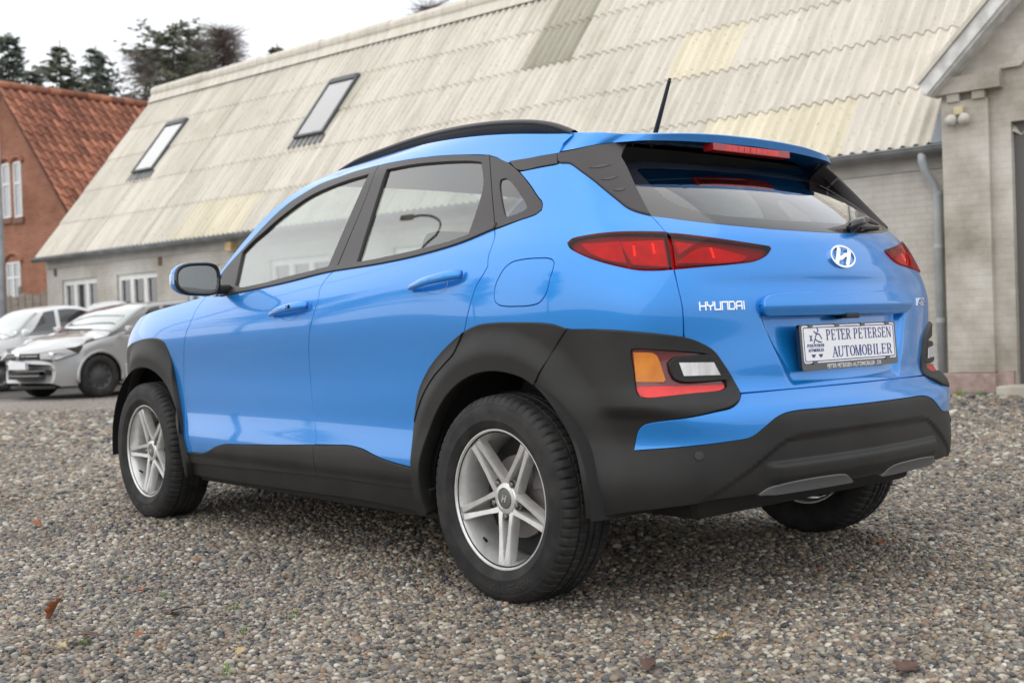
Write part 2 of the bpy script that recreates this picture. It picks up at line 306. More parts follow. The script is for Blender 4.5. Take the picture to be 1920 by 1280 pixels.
def catmull(p,step,closed=False):
    p=np.array(p,float); n=len(p)
    if n<3: 
        L=np.linalg.norm(p[1]-p[0]); k=max(1,int(L/step)); return [p[0]+(p[1]-p[0])*i/k for i in range(k)]
    out=[]; m=n if closed else n-1
    for i in range(m):
        a,b=p[i],p[(i+1)%n]
        z=p[i-1] if (i>0 or closed) else 2*a-b; w=p[(i+2)%n] if (i+2<n or closed) else 2*b-a
        k=max(1,int(round(np.linalg.norm(b-a)/step)))
        la,lb,lc=[max(1e-6,np.linalg.norm(q))**.5 for q in (a-z,b-a,w-b)]
        m1=(a-z)/la-(b-z)/(la+lb)+(b-a)/lb; m2=(b-a)/lb-(w-a)/(lb+lc)+(w-b)/lc; m1=m1*lb; m2=m2*lb
        for j in range(k):
            t=j/k; out.append((2*t**3-3*t*t+1)*a+(t**3-2*t*t+t)*m1+(-2*t**3+3*t*t)*b+(t**3-t*t)*m2)
    return out
def smooth_loop(poly,step=.009,ang=36):
    p=[np.array(q,float) for i,q in enumerate(poly) if i==0 or np.linalg.norm(np.subtract(q,poly[i-1]))>1.5e-3]
    if np.linalg.norm(p[0]-p[-1])<1.5e-3: p.pop()
    n=len(p); cor=[]
    for i in range(n):
        a=p[i]-p[i-1]; b=p[(i+1)%n]-p[i]; c=abs(math.degrees(math.atan2(a[0]*b[1]-a[1]*b[0],a@b)))
        if c>ang: cor.append(i)
    if not cor: return np.array(catmull(p,step,True))
    out=[]
    for k,i in enumerate(cor):
        j=cor[(k+1)%len(cor)]; seg=[p[(i+q)%n] for q in range(((j-i-1)%n)+2)]
        out+=catmull(seg,step)
    return np.array(out)
def area(p): x,y=p.T; return .5*np.sum(x*np.roll(y,-1)-y*np.roll(x,-1))
def vnorm(p):
    t=np.roll(p,-1,0)-p; t/=np.maximum(np.linalg.norm(t,axis=1),1e-9)[:,None]; n1=np.stack([-t[:,1],t[:,0]],1); n0=np.roll(n1,1,0)
    m=n0+n1; L=np.maximum(np.linalg.norm(m,axis=1),.3); m=m/L[:,None]; c=np.maximum((m*n1).sum(1),.55); return m/c[:,None]
def inside(q,loops):
    r=np.zeros(len(q),bool)
    for p in loops:
        x0,y0=p.T; x1,y1=np.roll(p,-1,0).T
        for a,b,c,d in zip(x0,y0,x1,y1):
            if b==d: continue
            m=((b>q[:,1])!=(d>q[:,1])); r^=m&(q[:,0]<(c-a)*(q[:,1]-b)/(d-b)+a)
    return r
def fill(loops,grid):
    """constrained triangulation of the region bounded by loops, with grid points inside"""
    pts=np.concatenate(loops); edges=[];k=0
    for l in loops: n=len(l); edges+=[(k+i,k+(i+1)%n) for i in range(n)]; k+=n
    lo,hi=pts.min(0),pts.max(0)
    gx=np.arange(lo[0]+grid*.5,hi[0],grid); gy=np.arange(lo[1]+grid*.5,hi[1],grid)
    X,Y=np.meshgrid(gx,gy); X=X+(np.arange(len(gy))%2)[:,None]*grid*.5; q=np.stack([X.ravel(),Y.ravel()],1)
    if len(q):
        q=q[inside(q,loops)]
        if len(q):
            dm=np.full(len(q),9.)
            for c in range(0,len(pts),200): dm=np.minimum(dm,np.linalg.norm(q[:,None]-pts[None,c:c+200],axis=2).min(1))
            q=q[dm>grid*.55]
    allp=np.concatenate([pts,q]) if len(q) else pts
    v,e,f,ov,oe,of=delaunay_2d_cdt([Vector(p) for p in allp],edges,[],0,1e-7)
    v=np.array([tuple(a) for a in v]); f=np.array([t for t in f if len(t)==3])
    c=v[f].mean(1); f=f[inside(c,loops)]
    first=[o[0] if o else -1 for o in ov]; inv={}
    for i,o in enumerate(ov):
        for w in o: inv[w]=i
    return v,f,inv
def place(name,V,F,Nn,mat,par,both=True,flip=False):
    """link a mesh; with both=True also its mirror image on the other side of the car. par is a (left,right) pair or one object"""
    pl,pr=par if isinstance(par,tuple) else (par,par)
    V=np.asarray(V); F=[tuple(f) for f in F]
    if Nn is None:
        bm=bmesh.new(); vs=[bm.verts.new(tuple(v)) for v in V]
        for f in F: bm.faces.new([vs[i] for i in f])
        if bm.faces: bmesh.ops.recalc_face_normals(bm,faces=bm.faces)
        bm.verts.index_update(); F=[tuple(v.index for v in f.verts) for f in bm.faces]; bm.free()
    a=mesh_obj(name,V,F,mat,pl,True,Nn)
    if not both: return a
    Vm=V*[1,-1,1]; Nm=None if Nn is None else np.asarray(Nn)*[1,-1,1]
    b=mesh_obj(name,Vm,[f[::-1] for f in F],mat,pr,True,Nm)
    return (a,b)
def panel(name,poly,mat,par,d=0.,gap=.0024,holes=(),grid=.018,rim=.014,edge=.0012,both=True,dfun=None,step=.009,ang=36,fit=False):
    lp=smooth_loop(poly,step,ang)
    if area(lp)<0: lp=lp[::-1]
    loops=[lp+vnorm(lp)*gap]
    for h in holes:
        hl=smooth_loop(h,step,ang)
        if area(hl)>0: hl=hl[::-1]
        loops.append(hl+vnorm(hl)*gap)
    v,f,inv=fill(loops,grid)
    Pt,Nt=surf(v[:,0],v[:,1],d,dfun)
    if fit:      # rolled glass: normals vary linearly over the pane
        A=np.stack([np.ones(len(v)),v[:,0],v[:,1]],1); Nt=A@np.linalg.lstsq(A,Nt,rcond=None)[0]; Nt/=np.linalg.norm(Nt,axis=1)[:,None]
    V=[Pt]; NN=[Nt]; F=[tuple(t[::-1]) for t in f]; nv=len(v); k=0
    if rim:
        for l in loops:
            n=len(l); o=-vnorm(l); idx=[inv[k+i] for i in range(n)]; q=l+o*edge
            Pq,Nq=surf(q[:,0],q[:,1],d,dfun); b=np.array(idx)
            od=Pq-Pt[b]; od/=np.maximum(np.linalg.norm(od,axis=1),1e-9)[:,None]
            r1=Pq-Nq*edge; r2=Pq-Nq*rim
            n1=od*.95+Nq*.3; n1/=np.linalg.norm(n1,axis=1)[:,None]
            s1=nv; s2=nv+n; V+=[r1,r2]; NN+=[n1,od]; nv+=2*n
            for i in range(n):
                j=(i+1)%n; F.append((idx[i],idx[j],s1+j,s1+i)); F.append((s1+i,s1+j,s2+j,s2+i))
            k+=n
    return place(name,np.concatenate(V),F,np.concatenate(NN),mat,par,both)
def mirror_loop(half):
    """close a left-half outline (starting and ending on the centre line) with its right-hand mirror"""
    return list(half)+[(2*SEND-s,z) for s,z in reversed(half)]
def seg(name,a=None,b=None,rev=False):
    p=TR[name][a:b]; return p[::-1] if rev else list(p)
# ---------------------------------------------------------------- car materials
def paint():
    m,t,b=new_mat('blue_car_paint'); b.inputs['Base Color'].default_value=(.006,.235,.70,1); b.inputs['Roughness'].default_value=.34; b.inputs['Metallic'].default_value=.45
    b.inputs['Coat Weight'].default_value=1; b.inputs['Coat Roughness'].default_value=.02; b.inputs['Coat IOR'].default_value=1.55
    co=N(t,'ShaderNodeTexCoord'); nz=N(t,'ShaderNodeTexNoise'); nz.inputs['Scale'].default_value=2200; nz.inputs['Detail'].default_value=1
    t.links.new(co.outputs['Object'],nz.inputs['Vector']); r=N(t,'ShaderNodeValToRGB'); r.color_ramp.elements[0].color=(.004,.195,.63,1); r.color_ramp.elements[1].color=(.010,.275,.77,1)
    r.color_ramp.elements[0].position=.4; r.color_ramp.elements[1].position=.6; t.links.new(nz.outputs[0],r.inputs[0]); t.links.new(r.outputs[0],b.inputs['Base Color'])
    # thin film of road dust
    n2=N(t,'ShaderNodeTexNoise'); n2.inputs['Scale'].default_value=3.5; n2.inputs['Detail'].default_value=7; t.links.new(co.outputs['Object'],n2.inputs['Vector'])
    mr=N(t,'ShaderNodeMapRange'); mr.inputs['From Min'].default_value=.4; mr.inputs['From Max'].default_value=.8; mr.inputs['To Min'].default_value=.015; mr.inputs['To Max'].default_value=.10
    t.links.new(n2.outputs[0],mr.inputs[0]); t.links.new(mr.outputs[0],b.inputs['Coat Roughness'])
    return m
PAINT=paint()
PLASTIC=noise_col('black_grained_plastic',(.009,.0085,.0083),(.016,.0153,.0148),scale=6,rough=.52,bump=.12,bscale=900,dist=.001,spec=.45)
TRIM=pbr('black_satin_trim',(.030,.026,.026),.42); GLOSSB=pbr('black_gloss_trim',(.006,.006,.007),.08,coat=.6)
DARK=pbr('dark_underbody',(.012,.012,.012),.8); RUBBER=noise_col('tyre_rubber',(.012,.012,.013),(.030,.029,.028),scale=14,rough=.72,bump=.2,bscale=260,dist=.002,spec=.35)
CHROME=pbr('chrome',(.85,.86,.88),.10,1); ALLOY=noise_col('alloy_silver',(.66,.66,.65),(.76,.76,.75),scale=30,rough=.30,spec=.5); ALLOY.node_tree.nodes['Principled BSDF'].inputs['Metallic'].default_value=.6
ALLOYD=pbr('alloy_dark_inside',(.16,.16,.16),.45,.6); STEEL=pbr('brake_steel',(.22,.20,.19),.5,.7)
GLASS=glass('car_window_glass',(.72,.79,.76),2.0); GLASSR=glass('rear_window_glass',(.42,.46,.47),1.8); FRIT=pbr('glass_black_border',(.02,.02,.022),.07,coat=.5)
LENS=glass('red_lamp_lens',(.80,.07,.07),.55); REDR=noise_col('red_reflector',(.62,.012,.010),(.88,.05,.03),scale=18,rough=.3,bump=.6,bscale=160,dist=.004,spec=.6); REDD=pbr('dark_red_housing',(.34,.014,.018),.3,coat=.4)
GLINT=pbr('orange_glint',(1,.5,.2),.4,emit=(1,.25,.05,1.1)); AMBER=noise_col('amber_lens',(.56,.16,.010),(.70,.23,.016),scale=16,rough=.2,bump=.25,bscale=240,dist=.002,spec=.6); CLEAR=noise_col('clear_reverse_lens',(.42,.42,.43),(.74,.74,.75),scale=14,rough=.15,bump=.7,bscale=140,dist=.004,spec=.8,stretch=(1.6,1.6,.2)); REDL=noise_col('red_fog_lens',(.55,.008,.010),(.80,.028,.026),scale=10,rough=.18,bump=.5,bscale=170,dist=.003,spec=.6); REDM=pbr('maroon_lens',(.14,.012,.018),.12,coat=.8)  # the orange emission paints glints inside the tail lamps
SEATF=noise_col('seat_fabric',(.020,.020,.022),(.045,.045,.048),scale=60,rough=.9); LINER=pbr('pale_headlining',(.42,.43,.42),.9); DASH=pbr('dashboard_plastic',(.03,.03,.032),.6)
WHITEP=pbr('plate_white',(.82,.83,.85),.35,coat=.3); BLUEP=pbr('plate_blue_print',(.02,.035,.22),.4); MIRRG=pbr('mirror_glass',(.75,.78,.78),.02,1); WPRINT=pbr('white_print',(.8,.8,.8),.5)
# ---------------------------------------------------------------- the blue car
car=empty('car',(0,0,0),0,'bright blue compact SUV with black arch cladding parked on the gravel','car')
TRr=TR
ROOFE=[(2.10,1.045)]+seg('roof_edge')
ROOFE[9]=(1.10,1.534)
WR=.40; WZ=.322
def arch_pts(cx,a0,a1,r=WR,n=26): return [(cx+r*math.cos(math.radians(a0+(a1-a0)*i/n)),WZ+r*math.sin(math.radians(a0+(a1-a0)*i/n))) for i in range(n+1)]
def flare(cx):
    def f(s,z):
        r=np.hypot(s-cx,z-WZ); return .020*(1-sstep(.445,.535,r))+.004
    return f
# body sides
fender=panel('front_fender',seg('door_front_edge')+seg('front_arch_outer',1,None,True)+[(3.22,.79),(3.26,.845),(3.08,.905),(2.9,.945),(2.6,.985),(2.3,1.012),(2.11,1.03)],PAINT,(car,car))
fdoor=panel('front_door',seg('door_front_edge',0,-1)+[(2.147,.341)]+seg('door_sill_top',1,9)+seg('door_split',None,None,True)[1:]+seg('belt_low',6),PAINT,(car,car),grid=.015)
rdoor=panel('rear_door',seg('door_split')+seg('door_sill_top',9)+seg('door_arch',0,-1,True)+seg('rear_door_edge',None,-1,True)+seg('belt_low',1,5),PAINT,(car,car),grid=.015)
lightp=TR['light']
quarter=panel('quarter_panel',seg('rear_door_edge')+seg('rear_arch_outer',1)+seg('corner_top',1,5)+[(-.722,.808)]+[(-.721,.889),(-.712,.956),(-.707,1.003)]+lightp[18:]+lightp[:7]+[(-.690,1.14),(-.667,1.168)]+seg('dpil',10,18)+[(-.153,1.352),(-.074,1.349)]+seg('frame_top',18),
    PAINT,(car,car),holes=[TR['fuel']],grid=.014)
panel('fuel_door',TR['fuel'],PAINT,quarter,grid=.014)
panel('pillar_band',TR['band'],TRIM,quarter,d=.002)
dpil=panel('pillar_finisher',TR['dpil'],TRIM,(car,car),d=.006,rim=.11,edge=.005,grid=.012)
sl_=TR['slits']
for i in range(3):
    a,b=np.array(sl_[2*i]),np.array(sl_[2*i+1]); m=(a+b)/2; u=(b-a)/2; w=np.array([0,.0065])
    panel('slit',[a,m-w*.7,b,m+w*.5],GLOSSB,dpil,d=.0075,gap=0,rim=.004,edge=.0005,grid=.01,step=.006,ang=100)
# window frames, glass, belt mouldings
ft=TR['frame_top']
panel('window_frame',ft[:12]+seg('frame_split1')[1:-1]+[(.982,1.088)]+seg('belt_low',6),TRIM,fdoor,d=.001,holes=[TR['glass_front']],grid=.02,rim=.016)
panel('window_glass',TR['glass_front'],GLASS,fdoor,d=-.010,gap=-.006,rim=0,grid=.03,fit=True)
panel('window_frame',seg('frame_split1',None,-1,True)+ft[12:15]+seg('frame_split2')+[(.055,1.162)]+seg('belt_low',1,6),TRIM,rdoor,d=.001,holes=[TR['glass_rear']],grid=.02,rim=.016)
panel('window_glass',TR['glass_rear'],GLASS,rdoor,d=-.010,gap=-.006,rim=0,grid=.03,fit=True)
panel('quarter_window_frame',seg('frame_split2',None,None,True)+ft[15:],TRIM,quarter,d=.001,holes=[TR['glass_quarter']],grid=.016,rim=.012)
panel('quarter_window',TR['glass_quarter'],GLASS,quarter,d=-.004,gap=-.004,rim=0,grid=.03)
bl=TR['belt_low']
for par,pts in ((fdoor,bl[5:]),(rdoor,bl[:6])):
    panel('belt_moulding',pts+[(s,z+.017) for s,z in reversed(pts)],TRIM,par,d=.007,gap=.001,rim=.012,edge=.003,grid=.02)
# roof
rail_lo=[(2.03,1.045)]+ft[1:18]+[(-.035,1.388),(-.118,1.389)]+seg('roof_split',None,None,True)+ROOFE[::-1][1:]
roof_side=panel('roof_side',rail_lo,PAINT,(car,car),gap=.0012,grid=.016,rim=.012)
ex=np.array([p[0] for p in ROOFE])[::-1]; ez=np.array([p[1] for p in ROOFE])[::-1]
def loft_rows(xs,zs,crown,nx=24):
    rows=[]
    for x,z,c in zip(xs,zs,crown):
        p=P0(x,z)[0]; ye=p[1]; ys=np.linspace(ye,-ye,nx+1)
        rows.append([(p[0]+.0,y,p[2]+c*(1-(y/ye)**2)) for y in ys])
    return np.array(rows)
def grid_obj(name,rows,mat,par,flip=False):
    m,n,_=rows.shape; V=rows.reshape(-1,3); F=[(i*n+j,i*n+j+1,(i+1)*n+j+1,(i+1)*n+j) for i in range(m-1) for j in range(n-1)]
    if flip: F=[f[::-1] for f in F]
    return mesh_obj(name,V,F,mat,par,True)
xs=np.linspace(-.17,1.46,40); zs=np.array(catmull(list(zip(ex,ez)),.01)); zi=np.interp(xs,zs[:,0],zs[:,1])
roof=grid_obj('roof',loft_rows(xs,zi,.022+.012*sstep(1.5,.2,xs)*0+.0*xs),PAINT,car,True)
xw=np.linspace(1.46,2.10,24); zw=np.interp(xw,zs[:,0],zs[:,1])
rw=loft_rows(xw,zw,.03+0*xw)
for i,r in enumerate(rw): r[:,0]+= (.02+.22*(i/23))*(1-(r[:,1]/abs(r[0,1]))**2)   # bowed windscreen
windscreen=grid_obj('windscreen',rw,GLASS,car,True)
liner=grid_obj('headlining',loft_rows(np.linspace(-.12,1.44,16),np.interp(np.linspace(-.12,1.44,16),zs[:,0],zs[:,1])-.03,.012+np.zeros(16)),LINER,car,True)
# bonnet and front
ox=np.array([2.09,2.3,2.6,2.9,3.08,3.24]); oz=np.array([1.032,1.014,.987,.947,.907,.848])
xb=np.linspace(2.10,3.22,22); rb=loft_rows(xb,np.interp(xb,ox,oz)-.001,.035+0*xb)
for i,r in enumerate(rb): r[:,0]+=(.23+.02*(i/21))*(1-(r[:,1]/abs(r[0,1]))**2)*(.9 if i<3 else 1)
bonnet=grid_obj('bonnet',rb,PAINT,car,True)
SF=XF+SR*PI/2+YR
def front_loop(h): return h+[(s,z) for s,z in []]
panel('front_bumper',[(3.078,.761),(3.22,.79),(3.25,.84),(3.45,.80),(SF-.005,.80),(SF-.005,.26),(3.2,.26),(3.0,.27)]+arch_pts(2.6,-5,60)[4:],PLASTIC,(car,car),grid=.03,gap=.001)
panel('headlamp',[(3.16,.80),(3.5,.78),(3.52,.70),(3.2,.70)],CLEAR,(car,car),d=.008,grid=.03)
panel('daytime_lamp',[(3.085,.735),(3.105,.735),(3.105,.66),(3.085,.66)],CLEAR,(car,car),d=.012,grid=.02)
panel('wheel_air_slot',[(3.035,.60),(3.05,.60),(3.04,.45),(3.025,.45)],CHROME,(car,car),d=.010,grid=.02)
# arch cladding, sills
fo=seg('front_arch_outer')
fo[0]=(3.075,.775); fo[1]=(2.965,.808)
panel('front_arch_cladding',fo+[(2.17,.295),(2.19,.235)]+arch_pts(2.6,192,12),PLASTIC,(car,car),dfun=flare(2.6),grid=.012,rim=.05,edge=.004)
panel('rear_arch_cladding',seg('rear_arch_outer')+seg('rear_arch_split',1,-1)+arch_pts(0,117,-12)+[(.435,.235),(.438,.30),(.44,.389),(.441,.46)]+seg('door_clad_split',None,-0 or None,True)[:-1],PLASTIC,(quarter[0],quarter[1]),dfun=flare(0),grid=.012,rim=.05,edge=.004)
panel('arch_cladding',seg('door_arch',0,8)+seg('door_clad_split',None,None,True)[1:-1],PLASTIC,rdoor,d=.004,dfun=flare(0),grid=.012)
sb_=lambda s,z:.006*sstep(.325,.36,z)
panel('sill_cladding',seg('door_sill_top',0,9)+seg('sill_split',0,5,True),PLASTIC,fdoor,d=.003,dfun=sb_,grid=.016,rim=.02)
panel('sill_cladding',seg('door_sill_top',8)+[(.425,.318)]+seg('sill_split',4,7,True),PLASTIC,rdoor,d=.003,dfun=sb_,grid=.016,rim=.02)
panel('side_sill',seg('sill_split')+[(.40,.235)]+seg('sill_bottom',None,None,True),PLASTIC,(car,car),d=-.008,grid=.02,rim=.06)
# rear bumper
ct=TR['corner_top']; bb=TR['bumper_bottom']
fogc=np.array(TR['fog']).mean(0)
def bumper_d(s,z):
    s=np.where(s<SEND,2*SEND-s,s)
    r=np.hypot(s,z-WZ)
    f=.022*(1-sstep(.43,.56,r))
    f=f+.014*sstep(-.42,-.53,s)*sstep(-.93,-.86,s)*sstep(.575,.62,z)      # raised surround of the lamp cluster
    cz=np.interp(s,[-1.41,-1.068,-1.022,-.977,-.887,-.743,-.6],[.506,.503,.498,.479,.424,.344,.25])
    f=f-.007*sstep(cz+.012,cz-.006,z)*sstep(-.70,-.76,s)                    # lower apron set back along the crease
    f=f+.022*sstep(.440,.424,z)*sstep(-.935,-.985,s)*(1-.6*sstep(.40,.36,z)) # ledge
    return f
bumper=panel('rear_bumper',mirror_loop([(SEND,.355)]+seg('bumper_bottom',0,-1,True)[:-1]+arch_pts(0,184,118)+seg('rear_arch_split',0,3,True)+ct[1:]+seg('bumper_low',1,-1)+[(SEND,.582)]),PLASTIC,car,both=False,dfun=bumper_d,grid=.011,rim=.05,edge=.004,
    holes=[TR['fog'],[(2*SEND-s,z) for s,z in TR['fog']]])
upper=panel('bumper_upper',mirror_loop([(SEND,.582)]+seg('bumper_low',0,-1,True)+ct[::-1][1:9]+[(-.902,.640)]+seg('tailgate_low',1,2)+[(SEND,.6435)]),PAINT,bumper,both=False,d=.001,grid=.013,rim=.02)
for nm,key,mt,dd in (('lamp_back','fog',REDM,.001),):
    fogl=panel('fog_lamp',TR['fog'],REDM,(bumper,bumper),d=.002,gap=-.002,rim=.02,grid=.012)
panel('indicator_lens',TR['amber'],AMBER,(bumper,bumper),d=.006,rim=.006,grid=.012,gap=.001)
panel('red_lens',TR['redstrip'],REDL,(bumper,bumper),d=.006,rim=.006,grid=.012,gap=.001)
panel('lamp_bezel',TR['bezel'],PLASTIC,(bumper,bumper),d=.016,rim=.016,grid=.010,gap=.0,edge=.004)
panel('reversing_lens',TR['reverse'],CLEAR,(bumper,bumper),d=.0175,rim=.004,grid=.012,gap=.001)
skid=TR['skid']
panel('skid_plate',skid+[(skid[-1][0]+.0,.345),(skid[0][0],.345)],pbr('grey_satin_plastic',(.10,.103,.108),.40),(bumper,bumper),d=.005,rim=.03,grid=.012,edge=.003,dfun=bumper_d)
for sc in TR['sensors']:
    panel('parking_sensor',[(sc[0]+.0115*math.cos(t),sc[1]+.0115*math.sin(t)) for t in np.linspace(0,2*PI,17)[:-1]],TRIM,(bumper,bumper),d=.0035+(-.005 if sc[0]<-1 else 0),rim=.006,gap=0,step=.004,ang=90)
# tailgate
tl=TR['light']
tg_half=[(SEND,.644),(-1.123,.643),(-.904,.642)]+ct[::-1][10:16]+seg('tailgate_side',None,4,True)[0:1]*0+[(-.7245,.808),(-.721,.889),(-.712,.956),(-.709,1.003)]+tl[::-1][6:17]+[(-.706,1.112),(-.688,1.142),(-.666,1.166)]+seg('glass_bottom',1,4)+[(-1.22,1.1255),(SEND,1.122)]
def recess(s,z):
    s=np.where(s<SEND,2*SEND-s,s)
    left=np.interp(z,[.655,.86],[-1.109,-1.012])
    m=sstep(left+.010,left-.030,s)*sstep(.650,.672,z)*sstep(.876,.860,z)
    cr_=.010*sstep(1.00,.965,z)*sstep(.80,.93,z)*0
    bow=-.006*np.exp(-((z-.955)/.030)**2)*sstep(-.74,-.9,s)
    return -.034*m*(.35+.65*sstep(.66,.80,z))+bow+cr_
tailgate=panel('tailgate',mirror_loop(tg_half),PAINT,car,both=False,dfun=recess,grid=.0105)
gar=TR['garnish']
panel('tailgate_handle',mirror_loop([(SEND,.928)]+gar[:4][::-1]+[(-1.007,.882)]+[gar[9],gar[8],gar[7]]+[(SEND,.857)]),PAINT,tailgate,both=False,d=.015,rim=.04,edge=.006,gap=.004,grid=.008,
    dfun=lambda s,z:.012*sstep(.940,.875,z)-.014*sstep(.895,.85,z))
gb=TR['glass_bottom']; gl_=TR['glass_left']
gh=[(SEND,1.122),(-1.22,1.1255)]+gb[::-1][1:]+gl_[1:]+[(-.58,1.380),(-.66,1.392),(-.9,1.405),(SEND,1.410)]
gin=[(SEND,1.152),(-1.20,1.153),(-1.0,1.165),(-.88,1.185),(-.80,1.22),(-.76,1.27),(-.735,1.36),(-.76,1.372),(-.9,1.378),(SEND,1.384)]
def glass_in(s,z): return -.070*np.clip((z-1.135)/.28,0,1.1)**1.6      # the pane lies deeper than the pillar finishers towards the top
rw_=panel('rear_window',mirror_loop(gh),FRIT,tailgate,both=False,d=.001,holes=[mirror_loop(gin)],grid=.018,rim=.006,gap=-.003,dfun=glass_in)
panel('window_glass',mirror_loop(gin),GLASSR,tailgate,both=False,d=.0005,gap=-.001,rim=0,grid=.018,dfun=glass_in)
# tail lamps: dark housing, bright reflectors, tinted lens
lo_outer=tl[18:]+tl[:7]+seg('light_split',1,-1); lo_outer=tl[18:]+tl[:7]+[(-.706,1.089),(-.704,1.041),(-.702,1.005)]
lo_inner=[(-.716,1.108)]+tl[7:17]+[(-.713,1.006),(-.716,1.041),(-.719,1.089)]
for par,lp,ins in (((quarter),lo_outer,('light_in1','light_in2')),((tailgate,tailgate),lo_inner,('light_in3','light_in4'))):
    panel('lamp_housing',lp,REDD,par,d=-.022,gap=-.001,rim=0,grid=.02)
    lens=panel('tail_lamp_lens',lp,LENS,par,d=.006,rim=.012,edge=.003,grid=.014)
    for k in ins: panel('lamp_reflector',TR[k],REDR,par,d=-.006,gap=.002,rim=.014,edge=.003,grid=.014)
for par,(bs,bz) in ((quarter,(-.585,1.062)),(quarter,(-.652,1.068)),((tailgate,tailgate),(-.868,1.052))):
    panel('lamp_glint',[(bs-.0022,bz-.014),(bs+.0022,bz-.014),(bs+.003,bz+.014),(bs-.0012,bz+.014)],GLINT,par,d=-.0045,gap=0,rim=.003,edge=.001)  # glowing strips stand in for orange glints off reflector and filament
# roof spoiler
def lerp(a,b,t): return np.array(a)+(np.array(b)-np.array(a))*t
e0=P0(-.135,1.4535)[0]-np.array((0,.004,.004))
A_=np.array(catmull([tuple(e0),(-.215,.600,1.446),(-.268,.545,1.438),(-.302,.48,1.440),(-.330,.35,1.448),(-.345,.18,1.455),(-.350,0,1.457)],.02)+[np.array((-.350,0,1.457))])
bl_=[P0(-.095,1.392)[0]-np.array((0,.012,0)),P0(-.248,1.394)[0],P0(-.345,1.402)[0],P0(-.50,1.410)[0]]
B_=np.array(catmull([tuple(p+Nrm(np.array([-.3]),np.array([1.40]))[0]*.004) for p in bl_]+[(-.283,.545,1.413),(-.303,.49,1.418),(-.322,.36,1.424),(-.336,.18,1.429),(-.341,0,1.431)],.02)+[np.array((-.341,0,1.431))])
def resam(c,n):
    L=np.r_[0,np.cumsum(np.linalg.norm(np.diff(c,axis=0),axis=1))]; u=np.linspace(0,L[-1],n); return np.stack([np.interp(u,L,c[:,k]) for k in range(3)],1)
A_=resam(A_,60); B_=resam(B_,60)
C_=np.stack([np.interp(A_[:,1],[0,.62],[-.150,-.135]),A_[:,1],np.interp(A_[:,1],[0,.3,.5,.62],[1.473,1.468,1.459,1.450])],1)   # joint with the roof
ye_=e0[1]; C_[:,2]=e0[2]+.022*(1-np.clip(A_[:,1]/ye_,0,1)**2)
D_=np.stack([np.maximum(B_[:,0]+.10,-.20+.0*B_[:,0]),B_[:,1]*.95,B_[:,2]+.006],1)
rows=[]
for t in np.linspace(0,1,7): rows.append(lerp(C_,A_,t)+np.array([0,0,.004])*math.sin(PI*t))
rows.append(lerp(A_,B_,.12)+np.array([-.003,0,0])*np.clip((.56-A_[:,1])/.1,0,1)[:,None])
rows.append(lerp(A_,B_,.9)); rows.append(B_)
rows.append(lerp(B_,D_,.12)); rows.append(D_); rows.append(C_-np.array((0,0,.022)))
half=np.array(rows); full=np.concatenate([half,half[:,::-1][:,1:]*[1,-1,1]],1)
spo=grid_obj('spoiler',full,PAINT,tailgate); spo.data.set_sharp_from_angle(angle=math.radians(40))
bm=bmesh.new(); bm.from_mesh(spo.data); bmesh.ops.recalc_face_normals(bm,faces=bm.faces); bm.to_mesh(spo.data); bm.free()
bl2=MB()
for i in range(13): 
    y=-.19+.38*i/12; bl2.box((-.3445+.001*abs(i-6)/3,y-.0145,1.408),(-.325,y+.0145,1.424))
bl2.build('brake_lamp',REDL,spo); MB().box((-.343,-.205,1.4035),(-.30,.205,1.4275),bev=.002).build('brake_lamp_housing',REDD,spo)
# rear wiper
wp=MB(); q=P0(SEND-.145,1.140)[0]; q2=P0(SEND-.40,1.165)[0]
wp.tube([q+np.array((-.012,.012,-.008)),q+np.array((-.032,0,.010)),q+np.array((-.036,-.03,.018)),q2+np.array((-.030,.08,.012)),q2+np.array((-.022,.0,.0))],[.014,.017,.016,.012,.006],8)
wiper=wp.build('rear_wiper',GLOSSB,tailgate,True)
MB().tube([q+np.array((-.018,-.05,.0)),q2+np.array((-.012,-.02,-.012))],.006,6).build('wiper_blade',PLASTIC,wiper)
# ---- lettering and badges as relief on the surface
STROKES={'H':[[(0,0),(0,1)],[(1,0),(1,1)],[(0,.5),(1,.5)]],'Y':[[(0,1),(0,.62),(.5,.45),(1,.62),(1,1)],[(.5,.45),(.5,0)]],'U':[[(0,1),(0,0),(1,0),(1,1)]],'N':[[(0,0),(0,1),(1,1),(1,0)]],
 'D':[[(0,0),(0,1),(.8,1),(1,.75),(1,.25),(.8,0),(0,0)]],'A':[[(0,0),(0,.8),(.25,1),(1,1),(1,0)],[(0,.42),(1,.42)]],'I':[[(.1,0),(.1,1)]],'K':[[(0,0),(0,1)],[(1,1),(.15,.5),(1,0)]],'O':[[(.1,0),(.9,0),(1,.5),(.9,1),(.1,1),(0,.5),(.1,0)]],
 'E':[[(1,0),(0,0),(0,1),(1,1)],[(0,.5),(.8,.5)]],'R':[[(0,0),(0,1),(.9,1),(1,.75),(.9,.5),(0,.5)],[(.5,.5),(1,0)]],'G':[[(1,.85),(.8,1),(.2,1),(0,.8),(0,.2),(.2,0),(1,0),(1,.5),(.5,.5)]]}
def stroke_quads(lines,w):
    Q=[]
    for l in lines:
        for (x0,y0),(x1,y1) in zip(l[:-1],l[1:]):
            d=np.array((x1-x0,y1-y0)); L=np.linalg.norm(d); d=d/L; n=np.array((-d[1],d[0]))*w/2; e=d*w*.5
            Q.append([np.array((x0,y0))-e-n,np.array((x1,y1))+e-n,np.array((x1,y1))+e+n,np.array((x0,y0))-e+n])
    return Q
